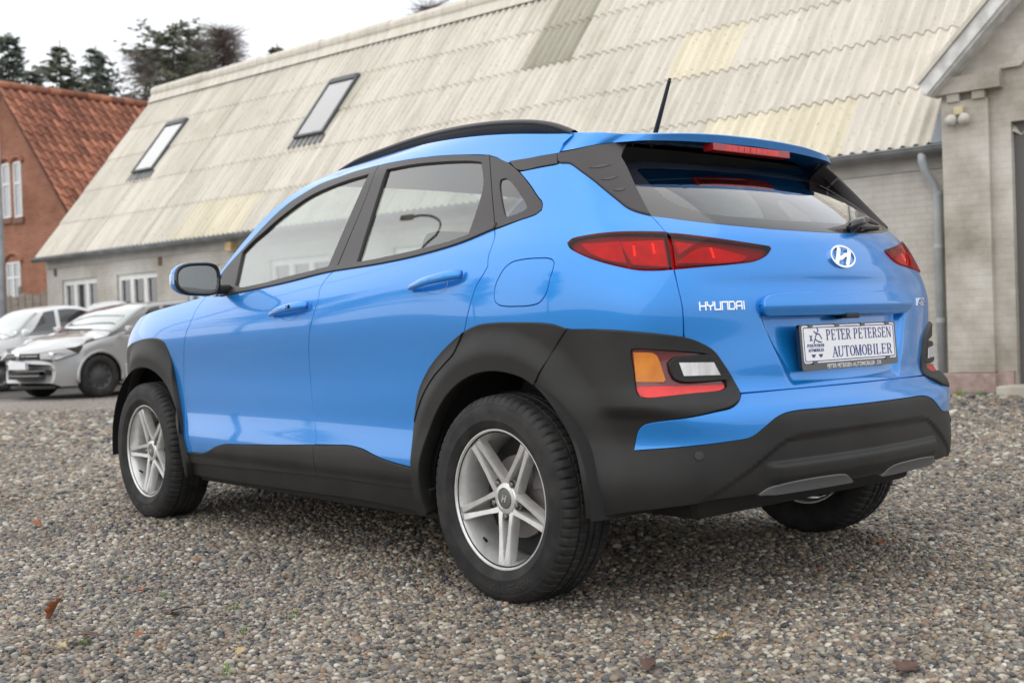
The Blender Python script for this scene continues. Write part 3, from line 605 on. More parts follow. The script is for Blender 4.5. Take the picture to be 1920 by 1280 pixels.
def relief(name,Q,fmap,mat,par,h=.003):
    """prisms over 2D quads; fmap maps (u,v,h) arrays to 3D"""
    V=[];F=[]
    for q in Q:
        q=np.array(q); n=len(q); k=len(V); V+=list(fmap(q[:,0],q[:,1],-.001))+list(fmap(q[:,0],q[:,1],h))
        F+=[tuple(range(k+n,k+2*n))]+[(k+i,k+(i+1)%n,k+n+(i+1)%n,k+n+i) for i in range(n)]
    o=mesh_obj(name,V,F,mat,par); bm=bmesh.new(); bm.from_mesh(o.data); bmesh.ops.recalc_face_normals(bm,faces=bm.faces); bm.to_mesh(o.data); bm.free(); return o
def onbody(s,z,h): return surf(s,z,h,recess)[0]
def word(txt,s0,s1,z0,z1,wr,par,slant=0,gapf=.28,drop=0):
    n=len(txt); adv=[.35 if c=='I' else 1 for c in txt]; tot=sum(adv)+gapf*(n-1); u=0
    for c,a in zip(txt,adv):
        def fm(x,y,h,u=u):
            uu=(u+x+slant*y)/tot; return onbody(s0+(s1-s0)*uu,z0+(z1-z0)*y+drop*uu,h)
        Q=[]
        for q in stroke_quads(STROKES[c],wr): Q.append(q)
        relief('badge_letter',Q,fm,CHROME,par,.0035); u+=a+gapf
word('HYUNDAI',-.778,-.948,.884,.905,.2,tailgate)
word('KONA',-1.925,-2.025,.884,.905,.2,tailgate,slant=.15)
# round emblem: oval ring and slanted H
ez0=1.038
def em(x,y,h): return onbody(SEND+0*x-x,ez0+y,h)
ring=[]
for i in range(40):
    a,b=2*PI*i/40,2*PI*(i+1)/40
    ring.append([(.066*math.cos(a),.0345*1.02*math.sin(a)),(.066*math.cos(b),.0345*1.02*math.sin(b)),(.0590*math.cos(b),.0290*math.sin(b)),(.0590*math.cos(a),.0290*math.sin(a))])
emb=relief('emblem',ring,em,CHROME,tailgate,.009)
sw=[]
def curve(pts,w0,w1,n=10):
    p=np.array(catmull(pts,.004)+[np.array(pts[-1],float)]); m=len(p)
    for i in range(m-1):
        d=p[i+1]-p[i]; L=np.linalg.norm(d); nn=np.array((-d[1],d[0]))/max(L,1e-9)
        wa=w0+(w1-w0)*i/m; wb=w0+(w1-w0)*(i+1)/m
        sw.append([p[i]-nn*wa,p[i+1]-nn*wb,p[i+1]+nn*wb,p[i]+nn*wa])
curve([(-.043,-.020),(-.028,.002),(-.008,.029)],.0095,.0080); curve([(.008,-.029),(.028,-.002),(.043,.020)],.0080,.0095); curve([(-.026,-.006),(-.006,-.003),(.006,.003),(.026,.006)],.0062,.0062)
relief('emblem_bar',sw,em,CHROME,emb,.0085)
# licence plate with dealer print
pc=np.array((-.690,0,.762)); ptl=math.radians(6.5)
px_=np.array((0,-1,0)); pz_=np.array((math.sin(ptl)*.6,0,math.cos(ptl))); pz_/=np.linalg.norm(pz_); pn=np.cross(px_,pz_)*1.0
if pn[0]>0: pn=-pn
def plate(u,v,h): u=np.atleast_1d(u); v=np.atleast_1d(v); return pc+u[:,None]*px_+v[:,None]*pz_+pn*(np.atleast_1d(h)[:,None] if np.ndim(h) else h)
def rrect(w,h,r,n=5):
    o=[]
    for cx,cy,a in ((w-r,h-r,0),(-w+r,h-r,90),(-w+r,-h+r,180),(w-r,-h+r,270)):
        for i in range(n): t=math.radians(a+90*i/(n-1)); o.append((cx+r*math.cos(t),cy+r*math.sin(t)))
    return o
def slab(name,outline,fm,h0,h1,mat,par):
    q=np.array(outline); n=len(q); V=list(fm(q[:,0],q[:,1],h0))+list(fm(q[:,0],q[:,1],h1)); F=[tuple(range(n,2*n)),tuple(range(n))[::-1]]+[(i,(i+1)%n,n+(i+1)%n,n+i) for i in range(n)]
    o=mesh_obj(name,V,F,mat,par); bm=bmesh.new(); bm.from_mesh(o.data); bmesh.ops.recalc_face_normals(bm,faces=bm.faces); bm.to_mesh(o.data); bm.free(); return o
lpl=slab('license_plate',rrect(.263,.069,.010),plate,-.006,.006,GLOSSB,car)
sh=lambda o,dx,dy:[(x+dx,y+dy) for x,y in o]
slab('plate_sheet',sh(rrect(.252,.0565,.008),0,.0085),plate,.006,.0075,WHITEP,lpl)
bord=[]; o1=sh(rrect(.2475,.052,.007),0,.0085); o2=sh(rrect(.2450,.0495,.006),0,.0085)
for i in range(len(o1)): j=(i+1)%len(o1); bord.append([o1[i],o1[j],o2[j],o2[i]])
relief('plate_border',bord,plate,BLUEP,lpl,.0083)
for u in (-.21,-.07,.07,.21): slab('plate_clip',sh(rrect(.011,.0045,.002,3),u,.0640),plate,.006,.0105,GLOSSB,lpl)
for u in (-.20,.20): slab('plate_clip',sh(rrect(.011,.0045,.002,3),u,-.0475),plate,.006,.0105,GLOSSB,lpl)
# serif capitals: thick stems, thin hairlines, small serifs, in a unit cell
def serif(c):
    Q=[]; T_,t_=.17,.06
    def bar(x0,y0,x1,y1): Q.append([(x0,y0),(x1,y0),(x1,y1),(x0,y1)])
    def stem(x,y0=0,y1=1,s=True,w=T_):
        bar(x,y0,x+w,y1)
        if s: 
            for y in (y0,y1-t_): bar(x-.07,y,x+w+.07,y+t_)
    def diag(x0,y0,x1,y1,w): Q.append([(x0-w/2,y0),(x0+w/2,y0),(x1+w/2,y1),(x1-w/2,y1)])
    def bowl(cx,cy,rx,ry,a0,a1,tw,th,n=12):
        for i in range(n):
            a,b=[math.radians(a0+(a1-a0)*k/n) for k in (i,i+1)]
            f=lambda t,k:(cx+(rx-k*tw)*math.cos(t),cy+(ry-k*th)*math.sin(t))
            Q.append([f(a,0),f(b,0),f(b,1),f(a,1)])
    if c in 'PRB':
        stem(.1); y=.46; bar(.25,.94,.5,1); bar(.25,y,.5,y+t_); bowl(.5,.73,.3,.27,-90,90,T_,t_)
        if c=='R': diag(.80,0,.48,.48,T_); bar(.70,0,.95,t_)
        if c=='B': bar(.25,0,.5,t_); bowl(.5,.25,.34,.25,-90,90,T_,t_)
    elif c in 'EL':
        stem(.1); bar(.25,0,.8,t_); bar(.75,0,.8,.22)
        if c=='E': bar(.25,.94,.78,1); bar(.73,.78,.78,1); bar(.25,.48,.6,.54); bar(.56,.38,.6,.64)
    elif c=='T': stem(.41); bar(.05,.94,.95,1); bar(.05,.76,.1,1); bar(.9,.76,.95,1)
    elif c=='S': bowl(.5,.74,.32,.26,20,270,.14,t_); bowl(.5,.26,.34,.26,90,-160,.14,t_); bar(.74,.72,.8,.98); bar(.16,.02,.22,.28)
    elif c=='N': stem(.08,w=.08); stem(.82,w=.08); diag(.16,1,.84,0,T_)
    elif c=='A': diag(.12,0,.5,1,.07); diag(.82,0,.48,1,T_); bar(.25,.32,.7,.38); bar(0,0,.26,t_); bar(.68,0,1,t_)
    elif c=='U': bar(.08,.3,.25,1); bar(.75,.3,.82,1); bowl(.45,.3,.37,.3,180,360,.14,t_); bar(0,.94,.33,1); bar(.66,.94,.92,1)
    elif c=='O': bowl(.5,.5,.45,.5,0,360,T_,t_,24)
    elif c=='M': bar(.06,0,.12,1); stem(.82); diag(.12,1,.5,0,T_*.9); diag(.86,1,.52,0,.07); bar(0,0,.2,t_); bar(0,.94,.2,1)
    elif c=='I': stem(.2)
    return Q
def print_text(txt,u0,u1,v0,v1,mat,par,h=.0085,fm=plate):
    wid={'I':.62,'M':1.12,' ':.55}; tot=sum(wid.get(c,1.0) for c in txt); u=0; Q=[]
    for c in txt:
        w=wid.get(c,1.0)
        for q in serif(c):
            Q.append([(u0+(u1-u0)*(u+x)/tot,v0+(v1-v0)*y) for x,y in q])
        u+=w
    return relief('plate_print',Q,fm,mat,par,h)
print_text('PETER PETERSEN',-.130,.232,.019,.052,BLUEP,lpl)
print_text('AUTOMOBILER',-.105,.232,-.034,-.001,BLUEP,lpl)
print_text('PETER PETERSEN',-.232,-.145,.000,.009,BLUEP,lpl); print_text('AUTOMOBILER',-.228,-.148,-.014,-.005,BLUEP,lpl)
def font_print(txt,u0,u1,v0,v1,mat,par,h):
    cu=bpy.data.curves.new('plate_text','FONT'); cu.body=txt; cu.offset=.012; to=bpy.data.objects.new('plate_text',cu); me_=bpy.data.meshes.new_from_object(to); q=np.array([tuple(v.co)[:2] for v in me_.vertices]); lo,hi=q.min(0),q.max(0)
    q=(q-lo)/(hi-lo); V=plate(u0+(u1-u0)*q[:,0],v0+(v1-v0)*q[:,1],h); F=[tuple(p.vertices) for p in me_.polygons]; bpy.data.objects.remove(to); bpy.data.curves.remove(cu); bpy.data.meshes.remove(me_)
    return mesh_obj('plate_print',V,F,mat,par)
tag(font_print('PETER PETERSEN AUTOMOBILER . DK',-.135,.165,-.0665,-.0535,WPRINT,lpl,.0066),kind='stuff')
fig=[]
for l in ([(-.175,.058),(-.170,.050),(-.176,.044)],[(-.192,.047),(-.180,.040),(-.165,.038),(-.155,.025)],[(-.180,.040),(-.190,.024),(-.172,.016),(-.158,.014)],[(-.205,.034),(-.214,.020)],[(-.214,.034),(-.205,.020)],[(-.19,.024),(-.196,.012)]):
    fig+=stroke_quads([l],.0035)
for cx in (-.203,-.166): fig.append([(cx-.011,-.022),(cx-.004,-.031),(cx+.004,-.031),(cx+.011,-.022),(cx+.004,-.024),(cx-.004,-.024)][:4])
relief('plate_print',fig,plate,BLUEP,lpl,.0085)
MB().box((-.71,-.035,.846),(-.665,.035,.862),bev=.004).build('camera_pod',PLASTIC,tailgate)
# ---- door handles
def handle(poly,par,x0,x1,z0,z1,lock):
    # cup: dark recess is suggested by a shallow bowl set into the skin, the grip stands proud
    n=15; V=[];F=[]
    for i in range(n):
        t=i/(n-1); s=x0+(x1-x0)*t; z=z0+(z1-z0)*t; out=.010+.030*math.sin(PI*min(1,max(0,t)))**.55
        hw=.0115+.006*t-.004*abs(2*t-1)**4; 
        p,nn=surf(np.array([s]*8),np.array([z+hw*math.sin(2*PI*k/8) for k in range(8)]),0); 
        for k in range(8): V.append(p[k]+nn[k]*(out+.008*math.cos(2*PI*k/8)))
    for i in range(n-1):
        for k in range(8): F.append((i*8+k,i*8+(k+1)%8,(i+1)*8+(k+1)%8,(i+1)*8+k))
    F+=[tuple(range(8)),tuple((n-1)*8+k for k in range(8))[::-1]]
    g=place('door_handle',V,F,None,PAINT,par)
    cx,cz=(x0+x1)/2+.01,(z0+z1)/2-.004
    panel('handle_cup',[(cx+.075*math.cos(t),cz+.034*math.sin(t)) for t in np.linspace(0,2*PI,21)[:-1]],PAINT,par,d=.0012,gap=0,rim=0,grid=.01,dfun=lambda s,z:-.014*np.clip(1-((s-cx)/.075)**2-((z-cz)/.034)**2,0,1),ang=90)
    if lock:
        for dx,r in ((.062,.008),(.095,.008)):
            s=x0+(x1-x0)*(.5+dx*2.2); zz=z0+(z1-z0)*(.5+dx*2.2); p,nn=surf(np.array([s]),np.array([zz]),.0475)
            b=MB(); b.tube([p[0]-nn[0]*.012,p[0]-nn[0]*.002],r,10); b.build('lock_button',GLOSSB,par[0])
handle(None,rdoor,.432,.150,.990,1.024,False); handle(None,fdoor,1.372,1.100,.930,.960,True)
# ---- door mirrors
def mirror_obj():
    a=[];cy,cz=.965,1.098
    secs=[(1.800,.098,.066,0),(1.806,.103,.070,0),(1.83,.105,.071,.0),(1.87,.098,.064,-.002),(1.905,.075,.048,-.008),(1.925,.03,.02,-.016)]
    n=28; V=[];F=[]
    for x,w,h,dy in secs:
        for k in range(n):
            t=2*PI*k/n; e=.62; c,s=math.cos(t),math.sin(t)
            V.append((x+ .05*(math.copysign(abs(c)**e,c))*0 ,cy+dy+w*math.copysign(abs(c)**e,c)*(1.0),cz+h*math.copysign(abs(s)**e,s)*(1-.12*c)))
    for i in range(len(secs)-1):
        for k in range(n): F.append((i*n+k,i*n+(k+1)%n,(i+1)*n+(k+1)%n,(i+1)*n+k))
    F.append(tuple((len(secs)-1)*n+k for k in range(n)))
    F=[f[::-1] for f in F]
    m=place('door_mirror',V,F,None,PAINT,(car,car))
    Vb=[];Fb=[]
    for x,w,h in ((1.806,.1035,.0705),(1.797,.101,.068),(1.797,.090,.058),(1.806,.087,.055)):
        for k in range(n):
            t=2*PI*k/n; e=.62; c,s=math.cos(t),math.sin(t); Vb.append((x,cy+w*math.copysign(abs(c)**e,c),cz+h*math.copysign(abs(s)**e,s)*(1-.12*c)))
    for i in range(3):
        for k in range(n): Fb.append((i*n+k,i*n+(k+1)%n,(i+1)*n+(k+1)%n,(i+1)*n+k))
    place('mirror_bezel',Vb,[f[::-1] for f in Fb],None,GLOSSB,m)
    Vg=Vb[3*n:]; place('mirror_glass',[(x-.003+.10*(y-cy)*0,y,z) for x,y,z in Vg],[tuple(range(n))],None,MIRRG,m)
    place('indicator_lens',[(1.815,1.0705,1.078),(1.815,1.0705,1.118),(1.87,1.058,1.112),(1.87,1.058,1.084),(1.812,1.063,1.078),(1.812,1.063,1.118)],[(0,3,2,1),(0,1,5,4)],None,CLEAR,m)
    b=MB(); b.box((1.815,.80,1.035),(1.865,.91,1.075),bev=.012)
    place('mirror_arm',b.V,[f for f in b.F],None,PLASTIC,m)
mirror_obj()
# ---- roof rails and antenna
rp=[(1.36,1.516,0.0),(1.25,1.53,.018),(1.05,1.54,.026),(.75,1.54,.030),(.45,1.524,.033),(.2,1.50,.034),(.02,1.476,.030),(-.06,1.463,.018),(-.12,1.456,-.004)]
rpts=[]
for x,z,h in rp:
    p=P0(x,min(z,np.interp(x,zs[:,0],zs[:,1])))[0]; rpts.append((x,p[1]-.035,p[2]+.006+h))
rpts=catmull(rpts,.03)+[np.array(rpts[-1])]
V=[];F=[];n=10
for i,p in enumerate(rpts):
    for k in range(n):
        t=2*PI*k/n; V.append((p[0],p[1]+.016*math.cos(t),p[2]+.011*math.sin(t)))
for i in range(len(rpts)-1):
    for k in range(n): F.append((i*n+k,(i+1)*n+k,(i+1)*n+(k+1)%n,i*n+(k+1)%n))
rail=place('roof_rail',V,F,None,TRIM,(roof,roof))
V=[];F=[]
for p in rpts: 
    q=P0(p[0],np.interp(p[0],zs[:,0],zs[:,1]))[0]; V+=[(p[0],p[1]+.010,p[2]),(p[0],p[1]+.012,q[2]-.004),(p[0],p[1]-.012,q[2]-.004),(p[0],p[1]-.010,p[2])]
for i in range(len(rpts)-1):
    for k in range(3): F.append((i*4+k,i*4+k+1,(i+1)*4+k+1,(i+1)*4+k))
place('rail_base',V,F,None,PLASTIC,rail)
ab=MB(); ab.add(*(lambda b:(b.V,b.F))(MB().tube([(.14,0,1.488),(.135,0,1.50),(.12,0,1.512),(.10,0,1.522)],[.055,.045,.028,.014],12))); ant=ab.build('antenna',GLOSSB,roof,True)
mast=MB(); mast.tube([(.098,0,1.518),(.012,0,1.722)],[.0085,.006],8)
for i in range(26):
    t=.12+.86*i/26; c=Vector((.098,0,1.518)).lerp(Vector((.012,0,1.722)),t); d=Vector((-.086,0,.204)).normalized()*.0022
    mast.tube([c-d,c+d],.0098-.003*t,8)
mast.build('antenna_mast',PLASTIC,ant,True)
# ---- underbody, liners, interior
def liner_arch(cx):
    V=[];F=[];n=28;ys=(.872,.80,.70,.58,.52)
    for y in ys:
        for i in range(n+1):
            a=math.radians(-6+190*i/n); r=.402+ (.012 if y<.85 else 0); V.append((cx+r*math.cos(a),y,WZ+r*math.sin(a)))
    for j in range(len(ys)-1):
        for i in range(n): F.append((j*(n+1)+i,j*(n+1)+i+1,(j+1)*(n+1)+i+1,(j+1)*(n+1)+i))
    F.append(tuple((len(ys)-1)*(n+1)+i for i in range(n+1)))
    place('wheel_arch_liner',V,F,None,DARK,(car,car))
liner_arch(0); liner_arch(2.6)
ub=MB(); ub.box((.40,-.80,.205),(2.2,.80,.33),bev=.02); ub.box((-.55,-.58,.27),(.45,.58,.62),bev=.03); ub.box((2.15,-.50,.24),(3.2,.50,.6),bev=.03); ub.box((-.45,-.62,.44),(-.36,.62,.60)); ub.box((-.66,-.60,.345),(-.5,.60,.60),bev=.02)  # floor boxes set low to deepen the shade under the car
ub.tube([(.05,-.70,.30),(.05,.70,.30)],.035,8); ub.build('underbody',DARK,car)
def shell(name,s0,s1,z0f,z1f,d,mat,ns=60,nzz=14,both=True):
    ss=np.linspace(s0,s1,ns); V=[];F=[]
    for s in ss:
        z=np.linspace(z0f(s),z1f(s),nzz); p,_=surf(np.full(nzz,s),z,d); V+=list(p)
    for i in range(ns-1):
        for j in range(nzz-1): F.append((i*nzz+j,(i+1)*nzz+j,(i+1)*nzz+j+1,i*nzz+j+1))
    return place(name,V,F,None,mat,(car,car),both)
# dark inner shell, added so panel gaps read black; wheel openings left clear
archz=lambda s:max(.24,WZ+math.sqrt(max(0,.41**2-s*s)),WZ+math.sqrt(max(0,.41**2-(s-2.6)**2))) if s>-.6 else .36
shell('inner_panel',3.2,SEND,lambda s:archz(s),lambda s:(BELT(s)-.012 if s>.1 else (1.13 if s>-.62 else 1.10)) if s<2.1 else 1.0-.12*(s-2.1),-.05,DARK,90,16)
shell('inner_pillar',-.19,-.60,lambda s:1.12,lambda s:1.39,-.03,DARK,16,10)
def seat(x,y,w,front=True,hr=True):
    st=empty('seat',(x,y,0)); st.parent=car
    MB().box((-.02,-w/2,.42),(.50,w/2,.56),bev=.05).build('seat_cushion',SEATF,st,angle=40)
    M=Matrix.Translation((0,0,.50))@Matrix.Rotation(math.radians(-20),4,'Y')
    MB().box((-.09,-w/2,0),(.05,w/2,.58),M=M,bev=.05).build('seat_back',SEATF,st,angle=40)
    for k in ((0,) if w<.7 else (-.38,0,.38)):
        MB().box((-.06,k-.125,.60),(.05,k+.125,.78),M=M,bev=.05).build('headrest',SEATF,st,angle=40)
seat(1.10,.36,.50); seat(1.10,-.36,.50); seat(.22,0,1.20)
MB().box((1.75,-.72,.70),(2.25,.72,1.0),bev=.06).build('dashboard',DASH,car,angle=40)
MB().box((-.62,-.62,.60),(2.2,.62,.64)).build('cabin_floor',DARK,car)
stw=MB(); n=24; c0=Vector((1.60,.36,.90)); ax=Vector((.42,0,-.9)).cross(Vector((0,1,0))).normalized()
stw.tube([c0+Vector((0,1,0))*.18*math.cos(2*PI*i/n)+ax*.18*math.sin(2*PI*i/n) for i in range(n+1)],.015,8,False); stw.tube([c0+Vector((0,.17,0)),c0-Vector((0,.17,0))],.02,6); stw.build('steering_wheel',DASH,car,True)
# ---- wheels
def make_wheel():
    b=MB(); b.lathe([(.2205,.072),(.2205,.084),(.2185,.0875),(.2145,.0875),(.2115,.083),(.206,.066),(.198,.045),(.192,.0),(.190,-.06),(.200,-.078),(.2195,-.082)],64)
    w=b.build('wheel',ALLOY,None,angle=35)
    tp=[(.206,-.080),(.217,-.090),(.245,-.101),(.275,-.104),(.300,-.099),(.314,-.090),(.3205,-.080),(.3235,-.060),(.3240,-.052),(.3175,-.050),(.3175,-.043),(.3250,-.041),(.3262,-.018),(.3190,-.016),(.3190,-.008),(.3262,-.006),(.3262,.006),(.3190,.008),(.3190,.016),(.3262,.018),(.3250,.041),(.3175,.043),(.3175,.050),(.3240,.052),(.3235,.060),(.3205,.080),(.314,.090),(.300,.099),(.2955,.1005),(.294,.1002),(.2925,.1010),(.275,.104),(.252,.1025),(.247,.1035),(.243,.1018),(.230,.096),(.2215,.0905),(.219,.084),(.206,.080)]
    def cut(i,j,r,h):
        if j in (5,6,7,24,25,26) and i%5==0: return r-.007
        if j in (11,12,20,19) and (i+2)%5==0: return r-.004
        return r
    tb=MB(); tb.lathe(tp,340,cut=cut); tb.build('tyre',RUBBER,w,angle=28)
    # five pairs of slim spokes; the two blades of a pair meet at the rim and spread towards the hub
    rs=[.036,.055,.080,.110,.140,.170,.196,.210]; of=[.0245,.0245,.0225,.0195,.0170,.0145,.0125,.0120]; ws=[.0125,.0105,.0088,.0086,.0092,.0102,.0116,.0135]; hs=[.057,.0605,.0635,.066,.069,.0725,.0765,.077]
    for k in range(5):
        a=math.radians(-90+72*k); ca,sa=math.cos(a),math.sin(a)
        for sd_ in (1,-1):
            sp=MB(); V=[];F=[]
            for r,o_,w_,h in zip(rs,of,ws,hs):
                for t,dh in ((-w_*.80,-.036),(-w_,-.008),(-w_*.78,-.0012),(w_*.78,0),(w_,-.006),(w_*.80,-.036)):
                    tt=sd_*(o_+t); V.append((r*ca-tt*sa,h+dh,r*sa+tt*ca))
            m=6
            for i in range(len(rs)-1):
                for j in range(m-1): F.append((i*m+j,i*m+j+1,(i+1)*m+j+1,(i+1)*m+j))
            F.append(tuple((len(rs)-1)*m+j for j in range(m))); F.append(tuple(range(m)))
            sp.add(V,F); sp.build('spoke',ALLOY,w,angle=25)
        nx,nzc=.0560*ca,.0560*sa
        ln=MB(); ln.lathe([(.0001,.0655),(.0062,.0650),(.0088,.0625),(.0095,.050),(.0095,.030)],6); ln.build('lug_nut',STEEL,w,M=Matrix.Translation((nx,0,nzc)),angle=30)
        lp=MB(); lp.lathe([(.0175,.052),(.0150,.0575),(.0130,.0575),(.0125,.040),(.0001,.0398)],16); lp.build('nut_pocket',ALLOYD,w,M=Matrix.Translation((nx,0,nzc)))
    hb=MB(); hb.lathe([(.052,.03),(.052,.054),(.046,.0605),(.034,.0625),(.0325,.0605),(.0325,.050)],40); hb.build('hub',ALLOY,w,angle=30)
    cp=MB(); cp.lathe([(.0315,.050),(.0315,.0605),(.029,.063),(.015,.0645),(.0001,.065)],32); cap=cp.build('centre_cap',ALLOYD,w,angle=30)
    def wm(x,y,h): return np.stack([x,np.full_like(x,.0645+h),y],1)
    Q=stroke_quads([[(-.010,-.009),(-.004,.009)],[(.004,-.009),(.010,.009)],[(-.007,-.001),(.007,.001)]],.0035)
    relief('cap_emblem',Q,lambda x,y,h:wm(-x,y,h),ALLOY,cap,.001)
    bd=MB(); bd.lathe([(.0001,.0),(.13,.0),(.13,-.02),(.0001,-.02)],40); bd.build('brake_disc',STEEL,w)
    bc=MB(); bc.box((-.16,-.05,.03),(-.08,.02,.13),bev=.01); bc.build('brake_caliper',ALLOYD,w)
    bk=MB(); bk.lathe([(.0001,-.03),(.185,-.03)],40); bk.build('brake_backing',DARK,w)
    vs=MB(); vs.tube([(.115,.045,-.148),(.103,.066,-.133)],[.005,.0042],8); vs.build('valve_stem',DARK,w)
    # raised sidewall lettering
    for ctr,txt in ((-104,'KINERGY'),):
        for i,c in enumerate(txt):
            ang=math.radians(ctr-(i-3)*6.3)*1.0
            def fm(x,y,h,ang=ang):
                r=.262+.021*y; a=ang-(x-.5)*.085; return np.stack([-r*np.cos(a)*-1,np.full_like(x,.1035-.0*y+h-.0025*(y-.3)**2),r*np.sin(a)],1)
            if c=='I': qs=stroke_quads([[(.5,0),(.5,1)]],.2)
            else: qs=stroke_quads(STROKES[c],.2)
            relief('sidewall_letter',qs,fm,TRIM,w,.0012)
    return w
wheel=make_wheel()
def copy_tree(o,parent=None):
    c=o.copy(); COL.objects.link(c); c.parent=parent
    for ch in list(o.children): copy_tree(ch,c)
    return c
for i,(x,y,rot,spin) in enumerate(((0,.788,0,0),(2.6,.785,0,-14),(0,-.788,1,30),(2.6,-.785,1,0))):
    w=wheel if i==0 else copy_tree(wheel)
    w.parent=car; w.location=(x,y,WZ); w.rotation_mode='XYZ'
    w.matrix_local=Matrix.Translation((x,y,WZ))@(Matrix.Rotation(PI,4,'Z') if rot else Matrix.Identity(4))@Matrix.Rotation(math.radians(spin),4,'Y')
# ---------------------------------------------------------------- ground
def ground_mat():
    m,t,b=new_mat('gravel_bed'); co=N(t,'ShaderNodeTexCoord')
    vo=N(t,'ShaderNodeTexVoronoi'); vo.inputs['Scale'].default_value=52; t.links.new(co.outputs['Object'],vo.inputs['Vector'])
    r=N(t,'ShaderNodeValToRGB'); e=r.color_ramp.elements; e[0].color=(.10,.09,.085,1); e[1].color=(.50,.46,.41,1); e.new(.35).color=(.20,.165,.14,1); e.new(.7).color=(.30,.28,.26,1)
    sp=N(t,'ShaderNodeSeparateColor'); t.links.new(vo.outputs['Color'],sp.inputs[0]); t.links.new(sp.outputs[0],r.inputs[0])
    nz=N(t,'ShaderNodeTexNoise'); nz.inputs['Scale'].default_value=.6; nz.inputs['Detail'].default_value=6; t.links.new(co.outputs['Object'],nz.inputs['Vector'])
    mx=N(t,'ShaderNodeMix',data_type='RGBA',blend_type='MULTIPLY'); mx.inputs[0].default_value=.6; r2=N(t,'ShaderNodeValToRGB'); r2.color_ramp.elements[0].position=.3; r2.color_ramp.elements[1].position=.7; r2.color_ramp.elements[0].color=(.62,.58,.54,1)
    t.links.new(nz.outputs[0],r2.inputs[0]); t.links.new(r.outputs[0],mx.inputs[6]); t.links.new(r2.outputs[0],mx.inputs[7]); t.links.new(mx.outputs[2],b.inputs['Base Color'])
    bp=N(t,'ShaderNodeBump'); bp.inputs['Strength'].default_value=.9; bp.inputs['Distance'].default_value=.012; bp.invert=True; t.links.new(vo.outputs['Distance'],bp.inputs['Height']); t.links.new(bp.outputs[0],b.inputs['Normal']); b.inputs['Roughness'].default_value=.85
    return m
g=MB(); g.add([(-150,-250,0),(500,-250,0),(500,250,0),(-150,250,0)],[(0,1,2,3)]); tag(g.build('ground',ground_mat()),kind='structure')
ASPH=noise_col('asphalt',(.055,.053,.05),(.10,.095,.09),scale=3,rough=.9,bump=.3,bscale=80,dist=.01)
pv=MB(); pv.add([(13.9,-7.6,.004),(60,-.5,.004),(60,14,.004),(18.6,2.0,.004)],[(0,1,2,3)]); tag(pv.build('yard_paving',ASPH),kind='structure')
# loose pebbles: one object of instanced stones, dense near the car
def pebble_mat():
    m,t,b=new_mat('pebble_stone'); oi=N(t,'ShaderNodeObjectInfo'); r=N(t,'ShaderNodeValToRGB'); r.color_ramp.interpolation='LINEAR'; e=r.color_ramp.elements
    cols=[(0,(.045,.045,.048)),(.10,(.085,.085,.087)),(.22,(.14,.137,.132)),(.34,(.20,.17,.132)),(.44,(.27,.25,.215)),(.55,(.18,.130,.090)),(.63,(.33,.28,.20)),(.72,(.22,.145,.095)),(.78,(.24,.23,.21)),(.86,(.40,.36,.28)),(.93,(.52,.50,.43)),(.985,(.26,.13,.07)),(1,(.62,.60,.53))]
    e[0].color=(*cols[0][1],1); e[1].color=(*cols[-1][1],1)
    for p,c in cols[1:-1]: e.new(p).color=(*c,1)
    t.links.new(oi.outputs['Random'],r.inputs[0])
    co=N(t,'ShaderNodeTexCoord'); nz=N(t,'ShaderNodeTexNoise'); nz.inputs['Scale'].default_value=2.2; nz.inputs['Detail'].default_value=5; t.links.new(co.outputs['Object'],nz.inputs['Vector'])
    mr=N(t,'ShaderNodeMapRange'); mr.inputs['To Min'].default_value=.72; mr.inputs['To Max'].default_value=1.25; t.links.new(nz.outputs[0],mr.inputs[0])
    mx=N(t,'ShaderNodeVectorMath',operation='SCALE'); t.links.new(r.outputs[0],mx.inputs[0]); ge=N(t,'ShaderNodeNewGeometry'); nw=N(t,'ShaderNodeTexNoise'); nw.inputs['Scale'].default_value=1.1; nw.inputs['Detail'].default_value=6; nw.inputs['Roughness'].default_value=.6; t.links.new(ge.outputs['Position'],nw.inputs['Vector'])
    m3=N(t,'ShaderNodeMapRange'); m3.inputs['From Min'].default_value=.32; m3.inputs['From Max'].default_value=.68; m3.inputs['To Min'].default_value=.70; m3.inputs['To Max'].default_value=1.12; t.links.new(nw.outputs[0],m3.inputs[0]); m4=N(t,'ShaderNodeMath',operation='MULTIPLY'); t.links.new(mr.outputs[0],m4.inputs[0]); t.links.new(m3.outputs[0],m4.inputs[1])
    t.links.new(m4.outputs[0],mx.inputs[3]); t.links.new(mx.outputs[0],b.inputs['Base Color'])
    b.inputs['Roughness'].default_value=.55; b.inputs['Specular IOR Level'].default_value=.4
    return m
PEB=pebble_mat()
def pebble(seed):
    r_=np.random.default_rng(seed); bm=bmesh.new(); bmesh.ops.create_icosphere(bm,subdivisions=2,radius=.5); sc=np.array((1,r_.uniform(.65,.95),r_.uniform(.5,.72))); ph=r_.uniform(0,6,6)
    for v in bm.verts:
        c=v.co; k=1+.10*math.sin(3*c.x*2+ph[0])*math.sin(2.6*c.y*2+ph[1])+.08*math.sin(4.4*c.z*2+c.x*3+ph[2]); v.co=Vector((c.x*sc[0]*k,c.y*sc[1]*k,c.z*sc[2]*k))
    me=bpy.data.meshes.new('pebble'); bm.to_mesh(me); bm.free(); me.materials.append(PEB); me.shade_smooth(); return me
pebcol=bpy.data.collections.new('pebble_shapes')
for i in range(6):
    pebcol.objects.link(bpy.data.objects.new('pebble_shape',pebble(i)))
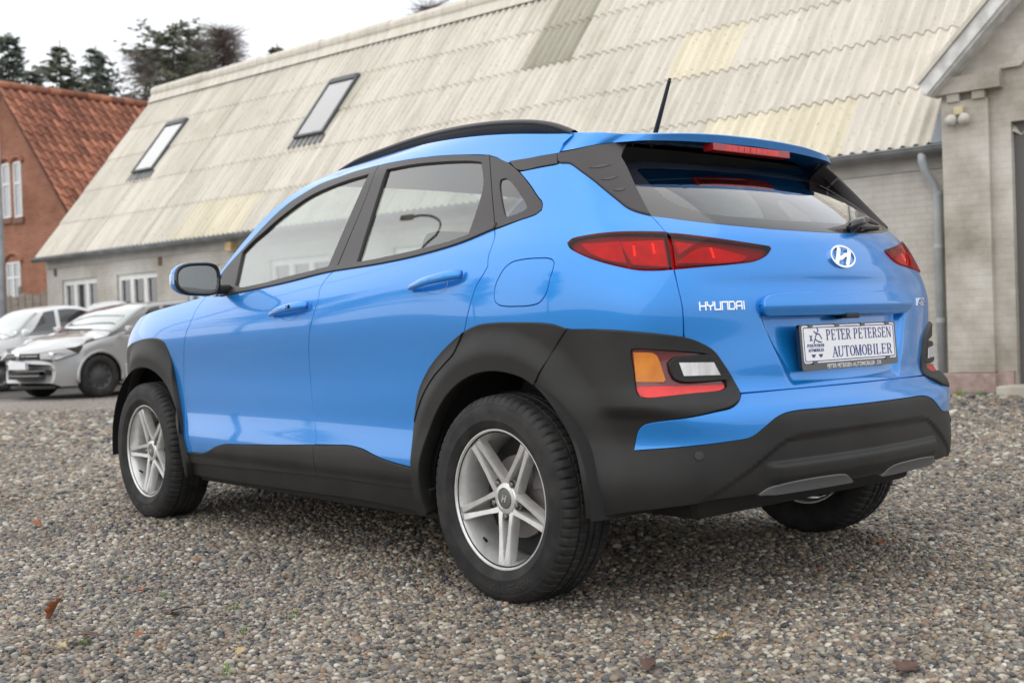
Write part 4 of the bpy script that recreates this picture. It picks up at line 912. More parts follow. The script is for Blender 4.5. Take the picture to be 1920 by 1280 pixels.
def pebble_points():
    out=[]; cx,cy=-2.7925,3.2167; fx,fy=.756,-.655
    for d0,d1,sp in ((1.6,4.4,.0126),(4.4,6.4,.0155),(6.4,9.5,.022),(9.5,14.5,.040)):
        xs=np.arange(-4,14,sp); X,Y=np.meshgrid(xs,np.arange(-12,5,sp),indexing='ij'); X=X.ravel(); Y=Y.ravel()
        dx,dy=X-cx,Y-cy; dep=dx*fx+dy*fy; lat=dx*fy*1.0-dy*fx
        k=(dep>=d0)&(dep<d1)&(np.abs(lat)<dep*.47+.45); X,Y=X[k],Y[k]
        X=X+rng.uniform(-.5,.5,len(X))*sp; Y=Y+rng.uniform(-.5,.5,len(Y))*sp
        s=sp*1.26*np.exp(rng.normal(0,.30,len(X))); s=np.clip(s,sp*.55,sp*2.3)
        out.append(np.stack([X,Y,rng.uniform(-.22,.16,len(X))*s+.0012,s],1))
    return np.concatenate(out)
pp=pebble_points()
und=.006*np.sin(pp[:,0]*2.3)*np.sin(pp[:,1]*1.9+1)
me=bpy.data.meshes.new('gravel'); me.vertices.add(len(pp)); co_=pp[:,:3].copy(); me.vertices.foreach_set('co',co_.astype(np.float32).ravel())
at_=me.attributes.new('stone_size','FLOAT','POINT'); at_.data.foreach_set('value',pp[:,3].astype(np.float32))
gravel=bpy.data.objects.new('gravel',me); COL.objects.link(gravel); tag(gravel,'loose multicoloured rounded pebble gravel covering the yard','gravel',kind='stuff')
ng=bpy.data.node_groups.new('scatter_stones','GeometryNodeTree'); ng.interface.new_socket('Geometry',in_out='INPUT',socket_type='NodeSocketGeometry'); ng.interface.new_socket('Geometry',in_out='OUTPUT',socket_type='NodeSocketGeometry')
gi=ng.nodes.new('NodeGroupInput'); go=ng.nodes.new('NodeGroupOutput'); ip=ng.nodes.new('GeometryNodeInstanceOnPoints'); ci=ng.nodes.new('GeometryNodeCollectionInfo'); ci.inputs['Collection'].default_value=pebcol; ci.inputs['Separate Children'].default_value=True; ci.inputs['Reset Children'].default_value=True
na=ng.nodes.new('GeometryNodeInputNamedAttribute'); na.data_type='FLOAT'; na.inputs['Name'].default_value='stone_size'
rv=ng.nodes.new('FunctionNodeRandomValue'); rv.data_type='FLOAT_VECTOR'; rv.inputs['Min'].default_value=(-.45,-.45,0); rv.inputs['Max'].default_value=(.45,.45,6.283)
ng.links.new(gi.outputs[0],ip.inputs['Points']); ng.links.new(ci.outputs[0],ip.inputs['Instance']); ip.inputs['Pick Instance'].default_value=True
ng.links.new(rv.outputs[0],ip.inputs['Rotation']); ng.links.new(na.outputs[0],ip.inputs['Scale']); ng.links.new(ip.outputs[0],go.inputs[0])
md=gravel.modifiers.new('scatter','NODES'); md.node_group=ng
# ---------------------------------------------------------------- the long barn
BTH=math.radians(8.5); BO=(3.636,-8.448,0)
def weather_mat(name,base,dark,streak=.5,seed=0,moss=(.48,.455,.37)):
    """weathered fibre cement: lichen spots, streaks down the slope, moss; varies from sheet to sheet"""
    m,t,b=new_mat(name); co=N(t,'ShaderNodeTexCoord'); oi=N(t,'ShaderNodeObjectInfo'); ge=N(t,'ShaderNodeNewGeometry'); ad=N(t,'ShaderNodeMapping'); ad.inputs['Rotation'].default_value=(0,0,-BTH); t.links.new(ge.outputs['Position'],ad.inputs[0])
    mp1=N(t,'ShaderNodeMapping'); mp1.inputs['Scale'].default_value=(5,.45,.45); t.links.new(ad.outputs[0],mp1.inputs[0])
    n1=N(t,'ShaderNodeTexNoise'); n1.inputs['Scale'].default_value=1.3; n1.inputs['Detail'].default_value=8; n1.inputs['Roughness'].default_value=.65; t.links.new(mp1.outputs[0],n1.inputs['Vector'])
    n2=N(t,'ShaderNodeTexNoise'); n2.inputs['Scale'].default_value=.7; n2.inputs['Detail'].default_value=4; t.links.new(ad.outputs[0],n2.inputs['Vector'])
    n3=N(t,'ShaderNodeTexNoise'); n3.inputs['Scale'].default_value=24; n3.inputs['Detail'].default_value=3; t.links.new(ad.outputs[0],n3.inputs['Vector'])
    r1=N(t,'ShaderNodeValToRGB'); r1.color_ramp.elements[0].position=.36; r1.color_ramp.elements[0].color=(*dark,1); r1.color_ramp.elements[1].position=.60; r1.color_ramp.elements[1].color=(*base,1)
    t.links.new(n1.outputs[0],r1.inputs[0])
    r2=N(t,'ShaderNodeValToRGB'); r2.color_ramp.elements[0].position=.58; r2.color_ramp.elements[0].color=(0,0,0,1); r2.color_ramp.elements[1].position=.74; r2.color_ramp.elements[1].color=(.7,.7,.7,1); t.links.new(n2.outputs[0],r2.inputs[0])
    m1=N(t,'ShaderNodeMix',data_type='RGBA'); m1.inputs[7].default_value=(*moss,1); t.links.new(r2.outputs[0],m1.inputs[0]); t.links.new(r1.outputs[0],m1.inputs[6])
    r3=N(t,'ShaderNodeValToRGB'); r3.color_ramp.elements[0].position=.645; r3.color_ramp.elements[0].color=(1,1,1,1); r3.color_ramp.elements[1].position=.72; r3.color_ramp.elements[1].color=(.42,.36,.25,1); t.links.new(n3.outputs[0],r3.inputs[0])
    m2=N(t,'ShaderNodeMix',data_type='RGBA',blend_type='MULTIPLY'); m2.inputs[0].default_value=.8; t.links.new(m1.outputs[2],m2.inputs[6]); t.links.new(r3.outputs[0],m2.inputs[7])
    mr=N(t,'ShaderNodeMapRange'); mr.inputs['To Min'].default_value=.93; mr.inputs['To Max'].default_value=1.04; t.links.new(oi.outputs['Random'],mr.inputs[0])
    sv=N(t,'ShaderNodeVectorMath',operation='SCALE'); t.links.new(m2.outputs[2],sv.inputs[0]); t.links.new(mr.outputs[0],sv.inputs[3]); t.links.new(sv.outputs[0],b.inputs['Base Color']); b.inputs['Roughness'].default_value=.9; b.inputs['Specular IOR Level'].default_value=.2
    return m
SHEET=weather_mat('weathered_roof_sheet',(.67,.635,.565),(.54,.51,.445)); SHEETY=weather_mat('cream_roof_sheet',(.70,.65,.52),(.61,.56,.44),moss=(.58,.54,.42)); SHEETD=weather_mat('mossy_roof_sheet',(.42,.40,.33),(.32,.31,.25))
ZINC=noise_col('zinc_gutter',(.17,.18,.19),(.27,.28,.29),scale=3,rough=.5,spec=.5); ZINC.node_tree.nodes['Principled BSDF'].inputs['Metallic'].default_value=.5
ZINCL=noise_col('pale_zinc_pipe',(.34,.37,.39),(.46,.49,.50),scale=3,rough=.5,spec=.5)
def brick_mat(name,c1,c2,mort,bw=.24,bh=.072,dirt=(.7,.7,.68),bump=.5,spread=.5,dirtlo=.35,mortar=.012):
    m,t,b=new_mat(name); co=N(t,'ShaderNodeTexCoord'); mp1=N(t,'ShaderNodeMapping'); mp1.inputs['Rotation'].default_value=(math.radians(90),0,0)
    t.links.new(co.outputs['Object'],mp1.inputs[0]); br=N(t,'ShaderNodeTexBrick'); br.inputs['Color1'].default_value=(*c1,1); br.inputs['Color2'].default_value=(*c2,1); br.inputs['Mortar'].default_value=(*mort,1)
    br.inputs['Scale'].default_value=1; br.inputs['Brick Width'].default_value=bw; br.inputs['Row Height'].default_value=bh; br.inputs['Mortar Size'].default_value=mortar; br.inputs['Mortar Smooth'].default_value=.3; br.inputs['Bias'].default_value=0
    # project x-z plane onto the texture plane
    sp=N(t,'ShaderNodeSeparateXYZ'); cb=N(t,'ShaderNodeCombineXYZ'); t.links.new(co.outputs['Object'],sp.inputs[0]); ay=N(t,'ShaderNodeMath',operation='ADD'); t.links.new(sp.outputs[0],ay.inputs[0]); t.links.new(sp.outputs[1],ay.inputs[1]); t.links.new(ay.outputs[0],cb.inputs[0]); t.links.new(sp.outputs[2],cb.inputs[1]); t.links.new(cb.outputs[0],br.inputs['Vector'])
    nz=N(t,'ShaderNodeTexNoise'); nz.inputs['Scale'].default_value=.9; nz.inputs['Detail'].default_value=9; nz.inputs['Roughness'].default_value=.62; t.links.new(co.outputs['Object'],nz.inputs['Vector'])
    r=N(t,'ShaderNodeValToRGB'); r.color_ramp.elements[0].position=dirtlo; r.color_ramp.elements[0].color=(*dirt,1); r.color_ramp.elements[1].position=.6; t.links.new(nz.outputs[0],r.inputs[0])
    mx=N(t,'ShaderNodeMix',data_type='RGBA',blend_type='MULTIPLY'); mx.inputs[0].default_value=1; t.links.new(br.outputs[0],mx.inputs[6]); t.links.new(r.outputs[0],mx.inputs[7]); t.links.new(mx.outputs[2],b.inputs['Base Color'])
    bp=N(t,'ShaderNodeBump'); bp.inputs['Strength'].default_value=bump; bp.inputs['Distance'].default_value=.01; bp.invert=True
    n4=N(t,'ShaderNodeTexNoise'); n4.inputs['Scale'].default_value=22; n4.inputs['Detail'].default_value=4; t.links.new(co.outputs['Object'],n4.inputs['Vector']); am=N(t,'ShaderNodeMath',operation='MULTIPLY_ADD'); am.inputs[1].default_value=.6; t.links.new(n4.outputs[0],am.inputs[0]); t.links.new(br.outputs['Fac'],am.inputs[2])
    t.links.new(am.outputs[0],bp.inputs['Height']); t.links.new(bp.outputs[0],b.inputs['Normal']); b.inputs['Roughness'].default_value=.9; b.inputs['Specular IOR Level'].default_value=.2
    return m
GREYB=brick_mat('grey_washed_brick',(.58,.565,.53),(.60,.585,.55),(.545,.53,.495),dirt=(.66,.63,.58),bump=.28); GREYW=brick_mat('pale_plastered_brick',(.58,.555,.505),(.60,.575,.525),(.565,.54,.49),bump=.2,dirt=(.50,.47,.42))
WHITEW=noise_col('white_painted_wood',(.70,.70,.68),(.80,.80,.79),scale=9,rough=.5); PANE=glass('window_pane',(.25,.27,.28),2.2); ROOMD=pbr('dark_room',(.035,.028,.024),.9); SKYP=glass('skylight_pane',(.97,.98,.99),3.0); FRAMEG=pbr('skylight_grey_frame',(.07,.075,.08),.45,.3); TIMBER=noise_col('raw_timber',(.42,.30,.16),(.55,.42,.24),scale=12,rough=.8)
barn=empty('barn',BO,BTH,'long grey brick barn with steep corrugated roof behind the blue car','barn')
EAVE=Vector((0,-.12,2.68)); UP=Vector((0,-3.13,3.92)).normalized(); RN=Vector((0,3.92,3.13)).normalized()
def rp_(a,v,h=0): return Vector((a,0,0))+EAVE+UP*v+RN*h
RM=Matrix(((1,0,0,0),(0,UP[1],RN[1],EAVE[1]),(0,UP[2],RN[2],EAVE[2]),(0,0,0,1)))   # local (a, v, h) on the roof plane
wb=MB(); WO=-.30
wins=[(17.40,18.80),(15.23,16.66),(13.20,14.25),(10.20,11.78),(7.2,8.7),(3.2,4.8)]; wt,wb0=2.15,1.02
cuts=[19.42]; 
for a,b in sorted(wins,reverse=True): cuts+=[b,a]
cuts.append(-.4)
for i in range(0,len(cuts),2): wb.box((cuts[i+1],WO-.3,0),(cuts[i],WO,2.62))
for a,b in wins: wb.box((a,WO-.3,0),(b,WO,wb0)); wb.box((a,WO-.3,wt),(b,WO,2.62))
wb.box((19.10,-5.9,0),(19.40,-.62,2.60)); wb.add([(19.38,-.45,2.6),(19.38,-5.9,2.6),(19.38,-3.2,6.45),(19.12,-.45,2.6),(19.12,-5.9,2.6),(19.12,-3.2,6.45)],[(0,1,2),(5,4,3)])
wb.box((-6,-6.2,0),(19.4,-5.9,2.6))
wb.build('wall',GREYB,barn)
MB().box((-.3,WO-.02,2.42),(19.4,WO+.03,2.60)).build('eaves_board',noise_col('grey_eaves',(.40,.39,.36),(.50,.48,.45),scale=4,rough=.85),barn)
for a,b in wins:
    f=MB(); fw=.075; f.box((a,WO-.14,wb0),(a+fw,WO-.05,wt)); f.box((b-fw,WO-.14,wb0),(b,WO-.05,wt)); f.box((a+fw,WO-.14,wt-fw*1.5),(b-fw,WO-.05,wt)); f.box((a+fw,WO-.14,wb0),(b-fw,WO-.05,wb0+fw))
    for k in (1,2): c=a+(b-a)*k/3; f.box((c-.06,WO-.14,wb0+fw),(c+.06,WO-.05,wt-fw*1.5))
    w=f.build('window',WHITEW,barn)
    for k in range(3):
        c0,c1=a+(b-a)*k/3+.06,a+(b-a)*(k+1)/3-.06; MB().box((c0,WO-.10,wb0+.07),(c1,WO-.094,wt-.11)).build('pane',PANE,w)
    MB().box((a-.1,WO-1.2,wb0-.3),(b+.1,WO-1.15,wt+.2)).build('room_back',ROOMD,w); MB().box((a-.06,WO-.05,wb0-.07),(b+.06,WO+.05,wb0-.004)).build('sill',GREYW,w)
# corrugated sheets
PW=.145
def sheet_mesh(w=1.0295,l=1.01):
    n=57; V=[];F=[]
    for (v,hh) in ((0,0),(l*.5,.004),(l,0)):
        for i in range(n+1):
            x=w*i/n; V.append((x,v,.030*math.cos(2*PI*x/PW)+hh))
    m=n+1
    for j in range(2):
        for i in range(n): F.append((j*m+i,j*m+i+1,(j+1)*m+i+1,(j+1)*m+i))
    k=len(V)
    for i in range(n+1): x=w*i/n; V.append((x,0,.030*math.cos(2*PI*x/PW)-.009))
    for i in range(n): F.append((i,k+i,k+i+1,i+1))
    me=bpy.data.meshes.new('roof_sheet'); me.from_pydata(V,[],F); me.shade_smooth(); me.set_sharp_from_angle(angle=math.radians(55)); return me
SM={}
for nm,mt in (('g',SHEET),('y',SHEETY),('d',SHEETD)): me=sheet_mesh(); me.materials.append(mt); SM[nm]=me
for row in range(5):
    for c in range(-6,19):
        a=c*1.015+.165
        kind='g'
        if row==0 and (c in (12,13) or c in (1,2)): kind='y'
        if row in (3,4) and c==6 : kind='d'
        if row==2 and c in (3,): kind='y'
        o=bpy.data.objects.new('roof_sheet',SM[kind]); COL.objects.link(o); o.parent=barn
        tilt=Matrix.Rotation(math.radians(1.1),4,'X')
        o.matrix_local=RM@Matrix.Translation((a,row*.95-.03,.012+random.uniform(0,.003)+(.004 if c%2 else 0)))@Matrix.Rotation(math.radians(-1.0),4,'X')@Matrix.Rotation(random.uniform(-.001,.001),4,'Z')
rc=MB(); 
for i in range(13):
    a=19.5-i*2; rc.tube([rp_(a,4.96,.05),rp_(a-2.02,4.96,.05)],[.13,.15],12)
    rc.add([tuple(rp_(a,4.62,.05)),tuple(rp_(a-2,4.62,.05)),tuple(rp_(a-2,5.0,.12)),tuple(rp_(a,5.0,.12))],[(0,1,2,3)])
rc.build('ridge_cap',SHEET,barn)
MB().box((-6,0,-.10),(19.4,5.0,-.06),M=RM).build('roof_deck',ROOMD,barn)
bk=MB(); bk.add([(-6,-3.25,6.55),(19.4,-3.25,6.55),(19.4,-6.4,2.6),(-6,-6.4,2.6)],[(0,1,2,3)]); bk.build('rear_roof_slope',SHEET,barn)
# gutter, downpipe
gt=MB(); V=[];F=[];n=9
for a in (-.10,19.5):
    for i in range(n): t=PI*i/(n-1); V.append((a,-.06+.075*math.cos(t),2.63-.075*math.sin(t)))
for i in range(n-1): F.append((i,i+1,n+i+1,n+i))
gt.add(V,F); gt.tube([(-.10,.015,2.635),(19.5,.015,2.635)],.012,6); gt.box((-.13,-.16,2.54),(-.09,.04,2.70)); gt.build('gutter',ZINC,barn)
MB().box((-.04,-.06,.035),(.13,1.2,.05),M=RM).build('valley_flashing',pbr('lead_flashing',(.20,.22,.25),.5,.4),barn)
dp=MB(); dp.tube([(.24,-.06,2.60),(.24,-.06,2.50),(.22,-.10,2.38),(.17,-.20,2.24),(.15,-.235,2.10),(.15,-.235,.05)],.045,12); pipe=dp.build('downpipe',ZINCL,barn,True)
for h in (2.12,1.55,.75): MB().tube([(.15,-.235,h),(.15,-.235,h+.05)],.052,12).build('pipe_bracket',ZINCL,pipe)
MB().box((12.62,-.30,2.36),(12.80,-.12,2.52)).build('rafter_end',TIMBER,barn)
for a in (15.1,19.04): MB().box((a-.06,WO-.02,2.25),(a+.06,WO+.012,2.44)).build('vent',pbr('vent_brown',(.16,.09,.07),.8),barn)
# skylights
for a0,a1,v0,v1 in ((16.98,17.76,2.14,3.62),(11.60,12.42,2.20,3.72)):
    f=MB(); fw=.055
    f.box((a0,v0,0),(a0+fw,v1,.09),M=RM); f.box((a1-fw,v0,0),(a1,v1,.09),M=RM); f.box((a0+fw,v0,0),(a1-fw,v0+fw,.085),M=RM); f.box((a0+fw,v1-.12,0),(a1-fw,v1,.10),M=RM)
    s_=f.build('skylight',FRAMEG,barn); MB().box((a0+fw,v0+fw,.07),(a1-fw,v1-.12,.076),M=RM).build('pane',SKYP,s_); MB().box((a0+fw,v0+fw,.0),(a1-fw,v1-.12,.05),M=RM).build('pane_backing',pbr('pale_backing',(.90,.91,.92),.8),s_)  # pale panel behind the pane makes the skylight read white
    MB().box((a0-.05,v0-.22,.034),(a1+.05,v0,.040),M=RM).build('apron',FRAMEG,s_)
# ---------------------------------------------------------------- gabled workshop at the barn's end
shop=empty('workshop',BO,BTH,'grey plastered workshop with pale gable boards beside the barn','workshop')
sw_=MB(); D=-.7
sw_.box((-.70,D,0),(0,-.03,3.25)); sw_.box((-3.6,D,2.78),(-.70,-.03,3.25)); sw_.box((-7,D,0),(-3.6,-.03,3.25)); sw_.box((-.001,-6,0),(-.3,D,3.2))
sw_.prism([(-.0,3.25),(-7,3.25),(-3.5,6.75)],D,-.04); sw_.build('wall',GREYW,shop)
MB().box((-.50,-.03,.22),(-.02,.045,3.05),bev=.004).build('pilaster',GREYW,shop)
MB().box((-.52,-.06,0),(.02,.10,.215),bev=.01).build('plinth',noise_col('red_granite_plinth',(.30,.21,.19),(.40,.31,.28),scale=14,rough=.85),shop)
MB().box((-.68,-.03,0),(-.52,.02,.24)).build('plinth_return',MATS['red_granite_plinth'],shop)
MB().box((-.64,-.06,3.13),(.06,.10,3.30),bev=.006).build('cornice',GREYW,shop)
for a in (-.12,-.38): MB().box((a-.10,-.05,3.045),(a+.03,.075,3.127),bev=.004).build('dentil',GREYW,shop)
MB().prism([(-.62,3.32),(-3.5,6.15),(-6.4,3.32),(-6.2,3.32),(-3.5,5.97),(-.82,3.32)],-.04,.03).build('gable_rib',GREYW,shop)
for sg in (1,-1):
    p=[(.13,3.23),(.05,3.13),(-3.5,6.68),(-3.5,6.86)] if sg==1 else [(-7.13,3.23),(-7.05,3.13),(-3.5,6.68),(-3.5,6.86)]
    MB().prism(p,.22,.26).build('bargeboard',noise_col('peeling_white_board',(.50,.50,.48),(.74,.74,.72),scale=7,rough=.6) if 'peeling_white_board' not in MATS else MATS['peeling_white_board'],shop)
    q=[(x,z+.0) for x,z in ([(.13,3.24),(-3.5,6.87),(-3.5,6.93),(.17,3.26)] if sg==1 else [(-7.13,3.24),(-3.5,6.87),(-3.5,6.93),(-7.17,3.26)])]
    MB().prism(q,-6,.29).build('roof_slope',SHEET,shop)
    s2=[(.10,3.14),(.03,3.12),(-3.5,6.60),(-3.5,6.66)] if sg==1 else [(-7.10,3.14),(-7.03,3.12),(-3.5,6.60),(-3.5,6.66)]
    MB().prism(s2,-.05,.22).build('soffit',MATS['peeling_white_board'],shop)
dr=MB(); dr.box((-.80,-.32,0),(-.70,-.12,2.78)); dr.box((-3.6,-.32,2.68),(-.80,-.12,2.78)); door=dr.build('door',pbr('dark_door_frame',(.12,.115,.11),.7),shop); MB().box((-.83,-.26,.02),(-.805,-.15,2.67)).build('door_stop',WHITEW,door)
for i in range(14): MB().box((-.82-.2*(i+1)+.008,-.305,.03),(-.82-.2*i,-.265,2.67)).build('door_plank',noise_col('grey_door',(.20,.20,.20),(.28,.28,.27),scale=5,rough=.7) if 'grey_door' not in MATS else MATS['grey_door'],door)
MB().box((-3.6,-.34,0),(-.7,-.32,2.78)).build('door_backing',ROOMD,door)
st_=MB(); st_.box((-3.5,-.05,0),(-.62,.40,.10),bev=.01); tag(st_.build('door_step',noise_col('concrete_step',(.40,.37,.32),(.50,.46,.40),scale=6,rough=.9)),'low concrete step in front of the workshop door','step')
bpy.data.objects['door_step'].location=BO; bpy.data.objects['door_step'].rotation_euler=(0,0,BTH)
fl=empty('floodlight',tuple(Matrix.Translation(BO)@Matrix.Rotation(BTH,4,'Z')@Vector((-.22,.045,2.86))),BTH,'twin round floodlight with sensor fixed high on the workshop pilaster','lamp')
MB().box((-.05,0,.04),(.05,.07,.13),bev=.015).build('housing',pbr('yellowed_plastic',(.55,.48,.30),.6),fl,angle=40)
for s in (-.055,.055): MB().tube([(s,.02,.03),(s*1.2,.07,.0),(s*1.3,.12,-.03)],[.03,.055,.058],14).build('lamp_head',pbr('pale_lamp',(.62,.60,.55),.4) if 'pale_lamp' not in MATS else MATS['pale_lamp'],fl,True)
# ---------------------------------------------------------------- red brick house
house=empty('house',BO,BTH,'red brick gabled house with clay pantile roof beyond the barn','house')
REDB=brick_mat('red_brick',(.30,.105,.062),(.37,.145,.085),(.36,.27,.21),dirt=(.72,.66,.62),mortar=.010)
HA,HO,HH=26.5,-3.0,7.75; SL=3.5/3.27
ew=4.9
hw=MB(); hw.box((HA-ew,HO-6.6,0),(HA+ew,HO,HH-ew*SL)); hw.prism([(HA-ew,HH-ew*SL),(HA+ew,HH-ew*SL),(HA,HH)],HO-6.6,HO); hw.build('wall',REDB,house)
def hwin(a0,a1,h0,h1,arch=True):
    f=MB(); fw=.05; y0,y1=HO-.02,HO+.03
    f.box((a0,y0,h0),(a0+fw,y1,h1)); f.box((a1-fw,y0,h0),(a1,y1,h1)); f.box((a0+fw,y0,h1-fw),(a1-fw,y1,h1)); f.box((a0+fw,y0,h0),(a1-fw,y1,h0+fw)); m=h0+(h1-h0)*.62; f.box((a0+fw,y0,m-.03),(a1-fw,y1,m+.03))
    if a1-a0>.5: c=(a0+a1)/2; f.box((c-.04,y0,h0+fw),(c+.04,y1,m-.03)); f.box((c-.04,y0,m+.03),(c+.04,y1,h1-fw))
    w=f.build('window',WHITEW,house); MB().box((a0+fw,HO-.01,h0+fw),(a1-fw,HO+.008,h1-fw)).build('pane',pbr('grey_pane',(.22,.25,.28),.05,coat=1) if 'grey_pane' not in MATS else MATS['grey_pane'],w)
    MB().box((a0-.08,HO-.02,h0-.16),(a1+.08,HO+.06,h0-.004)).build('sill',pbr('brown_sill',(.20,.10,.07),.8) if 'brown_sill' not in MATS else MATS['brown_sill'],w)
    c=(a0+a1)/2; r=(a1-a0)/2+.10; MB().tube([(c+r*math.cos(t),HO+.02,h1-.02+.55*r*math.sin(t)) for t in np.linspace(0,PI,9)],.06,6).build('lintel_arch',MATS['red_brick'],w)
hwin(26.24,26.66,4.25,5.72); hwin(25.62,26.02,4.22,5.70); hwin(25.85,26.60,1.95,3.05)
# pantiles on the slope that faces the barn
TILES=noise_col('clay_pantile',(.27,.115,.078),(.44,.215,.145),scale=1.2,rough=.85,bump=.3,bscale=30)
def tile_rand(m):
    t=m.node_tree; b=t.nodes['Principled BSDF']; src=b.inputs['Base Color'].links[0].from_socket; oi=N(t,'ShaderNodeObjectInfo'); r=N(t,'ShaderNodeValToRGB'); r.color_ramp.elements[0].color=(.52,.48,.48,1); r.color_ramp.elements[1].color=(1.25,1.15,1.05,1)
    mx=N(t,'ShaderNodeMix',data_type='RGBA',blend_type='MULTIPLY'); mx.inputs[0].default_value=1; t.links.new(oi.outputs['Random'],r.inputs[0]); t.links.new(src,mx.inputs[6]); t.links.new(r.outputs[0],mx.inputs[7]); t.links.new(mx.outputs[2],b.inputs['Base Color'])
tile_rand(TILES)
TW,TL=.27,.36
def tile_mesh():
    V=[];F=[];n=8
    for v,h in ((0,.03),(TL*1.12,.0)):
        for i in range(n+1):
            x=TW*1.06*i/n; V.append((x,v,h+.045*math.sin(2*PI*(i/n)*.9+.3)))
    for i in range(n): F.append((i,i+1,n+1+i+1,n+1+i))
    k=len(V)
    for i in range(n+1): V.append((V[i][0],0,V[i][2]-.022))
    for i in range(n): F.append((i,k+i,k+i+1,i+1))
    me=bpy.data.meshes.new('roof_tile'); me.from_pydata(V,[],F); me.materials.append(TILES); me.shade_smooth(); me.set_sharp_from_angle(angle=math.radians(55)); return me
TM=tile_mesh()
# slope frame: u runs back from the gable (-e2), v up the slope to the ridge
sv=Vector((1,0,SL)).normalized(); HM=Matrix(((0,sv[0],-sv[2],HA-ew-.15),(-1,0,0,HO+.18),(0,sv[2],sv[0],HH-(ew+.15)*SL+.06),(0,0,0,1)))
SLEN=math.hypot(ew+.15,(ew+.15)*SL); nr=int(SLEN/TL); nc=int(6.6/TW); tiles=[]
for r_ in range(nr):
    for c_ in range(nc): tiles.append((-(r_*1.0)+c_*.35,r_,c_))
tiles.sort(); rest=MB()
for i,(k,r_,c_) in enumerate(tiles):
    M=HM@Matrix.Translation((c_*TW,r_*TL,.02+random.uniform(0,.012)))@Matrix.Rotation(random.uniform(-.03,.03),4,'Z')
    if i<300:
        o=bpy.data.objects.new('roof_tile',TM); COL.objects.link(o); o.parent=house; o.matrix_local=M
    else: rest.add([tuple(M@v.co) for v in TM.vertices],[tuple(p.vertices) for p in TM.polygons])
tag(rest.build('roof_tiles',TILES,house,True),kind='stuff')
for i in range(18):
    MB().tube([(HA,HO+.2-.38*i,HH+.10),(HA,HO+.2-.38*(i+1)-.03,HH+.10)],[.125,.11],10).build('ridge_tile',TILES,house,True)
MB().prism([(HA-ew-.2,HH-(ew+.2)*SL-.10),(HA,HH-.02),(HA,HH+.06),(HA-ew-.2,HH-(ew+.2)*SL)],HO-.02,HO+.17).build('verge',pbr('brown_verge',(.16,.07,.05),.8),house)
oth=MB(); oth.add([(HA,HO+.2,HH+.05),(HA+5.1,HO+.2,HH-5.1*SL+.05),(HA+5.1,HO-6.7,HH-5.1*SL+.05),(HA,HO-6.7,HH+.05)],[(0,1,2,3)]); oth.build('rear_roof_slope',TILES,house)
# fence and posts by the house
fe=empty('wooden_fence',BO,BTH,'weathered board fence between barn and brick house','fence'); FW=noise_col('grey_fence_wood',(.20,.17,.14),(.32,.28,.24),scale=6,rough=.9,stretch=(1,1,8))
for i in range(16): MB().box((19.6+i*.34,-.62,.15),(19.6+i*.34+.30,-.58,1.95+.04*math.sin(i*2.1))).build('board',FW,fe)
for i in range(4): MB().box((19.55+i*1.7,-.70,0),(19.65+i*1.7,-.62,2.15)).build('post',FW,fe)
lp_=empty('lamp_post',(23.15,-5.03,0),0,'plain grey steel lamp post standing in front of the brick house','lamp post')
MB().tube([(0,0,0),(0,0,1.2),(0,0,7.2)],[.085,.075,.055],12).build('pole',ZINC,lp_,True); MB().tube([(0,0,7.2),(.1,.3,7.5),(.15,.9,7.6)],[.04,.035,.03],8).build('arm',ZINC,lp_,True); MB().box((.05,.8,7.52),(.25,1.4,7.62),bev=.03).build('lantern',ZINC,lp_)
# gooseneck yard lamp ahead of the car: it shows mirrored in the rear door window
yl=empty('yard_lamp',(10.0,3.96,.0),0,'dark gooseneck yard lamp mirrored in the rear door window','lamp'); YB=pbr('dark_lamp_metal',(.03,.03,.03),.6)
MB().tube([(0,0,0),(0,0,6.25)],[.05,.022],10).build('pole',YB,yl,True); MB().tube(catmull([(0,0,6.20),(0,.02,6.68),(0,.06,6.93),(0,0,7.06),(0,-.14,7.03),(0,-.32,6.88),(0,-.38,6.80)],.04)+[np.array((0,-.38,6.80))],.017,8).build('arm',YB,yl,True)
MB().box((-.05,-.10,-.035),(.05,.10,.035),M=Matrix.Translation((0,-.46,6.70))@Matrix.Rotation(math.radians(48),4,'X'),bev=.02).build('lamp_head',pbr('brass_lamp_head',(.20,.15,.07),.5),yl)
# ---------------------------------------------------------------- trees
NEED=[noise_col('dark_needles',(.18,.21,.19),(.30,.33,.28),scale=3,rough=.8),noise_col('olive_needles',(.20,.22,.17),(.32,.335,.26),scale=3,rough=.8)]  # needle tones lightened to put haze and sky bleed into the colour
BARK=noise_col('brown_bark',(.07,.05,.04),(.13,.10,.085),scale=12,rough=.9,stretch=(1,1,.2)); TWIG=noise_col('purple_brown_twigs',(.30,.26,.255),(.42,.37,.36),scale=3,rough=.9)  # twig tones lightened the same way, haze in the colour
for m_ in NEED+[TWIG]:
    t_=m_.node_tree; b_=t_.nodes['Principled BSDF']; o_=t_.nodes['Material Output']; tl_=N(t_,'ShaderNodeBsdfTranslucent'); mx_=N(t_,'ShaderNodeMixShader'); mx_.inputs[0].default_value=.45
    t_.links.new(b_.inputs['Base Color'].links[0].from_socket,tl_.inputs[0]); t_.links.new(b_.outputs[0],mx_.inputs[1]); t_.links.new(tl_.outputs[0],mx_.inputs[2]); t_.links.new(mx_.outputs[0],o_.inputs[0])
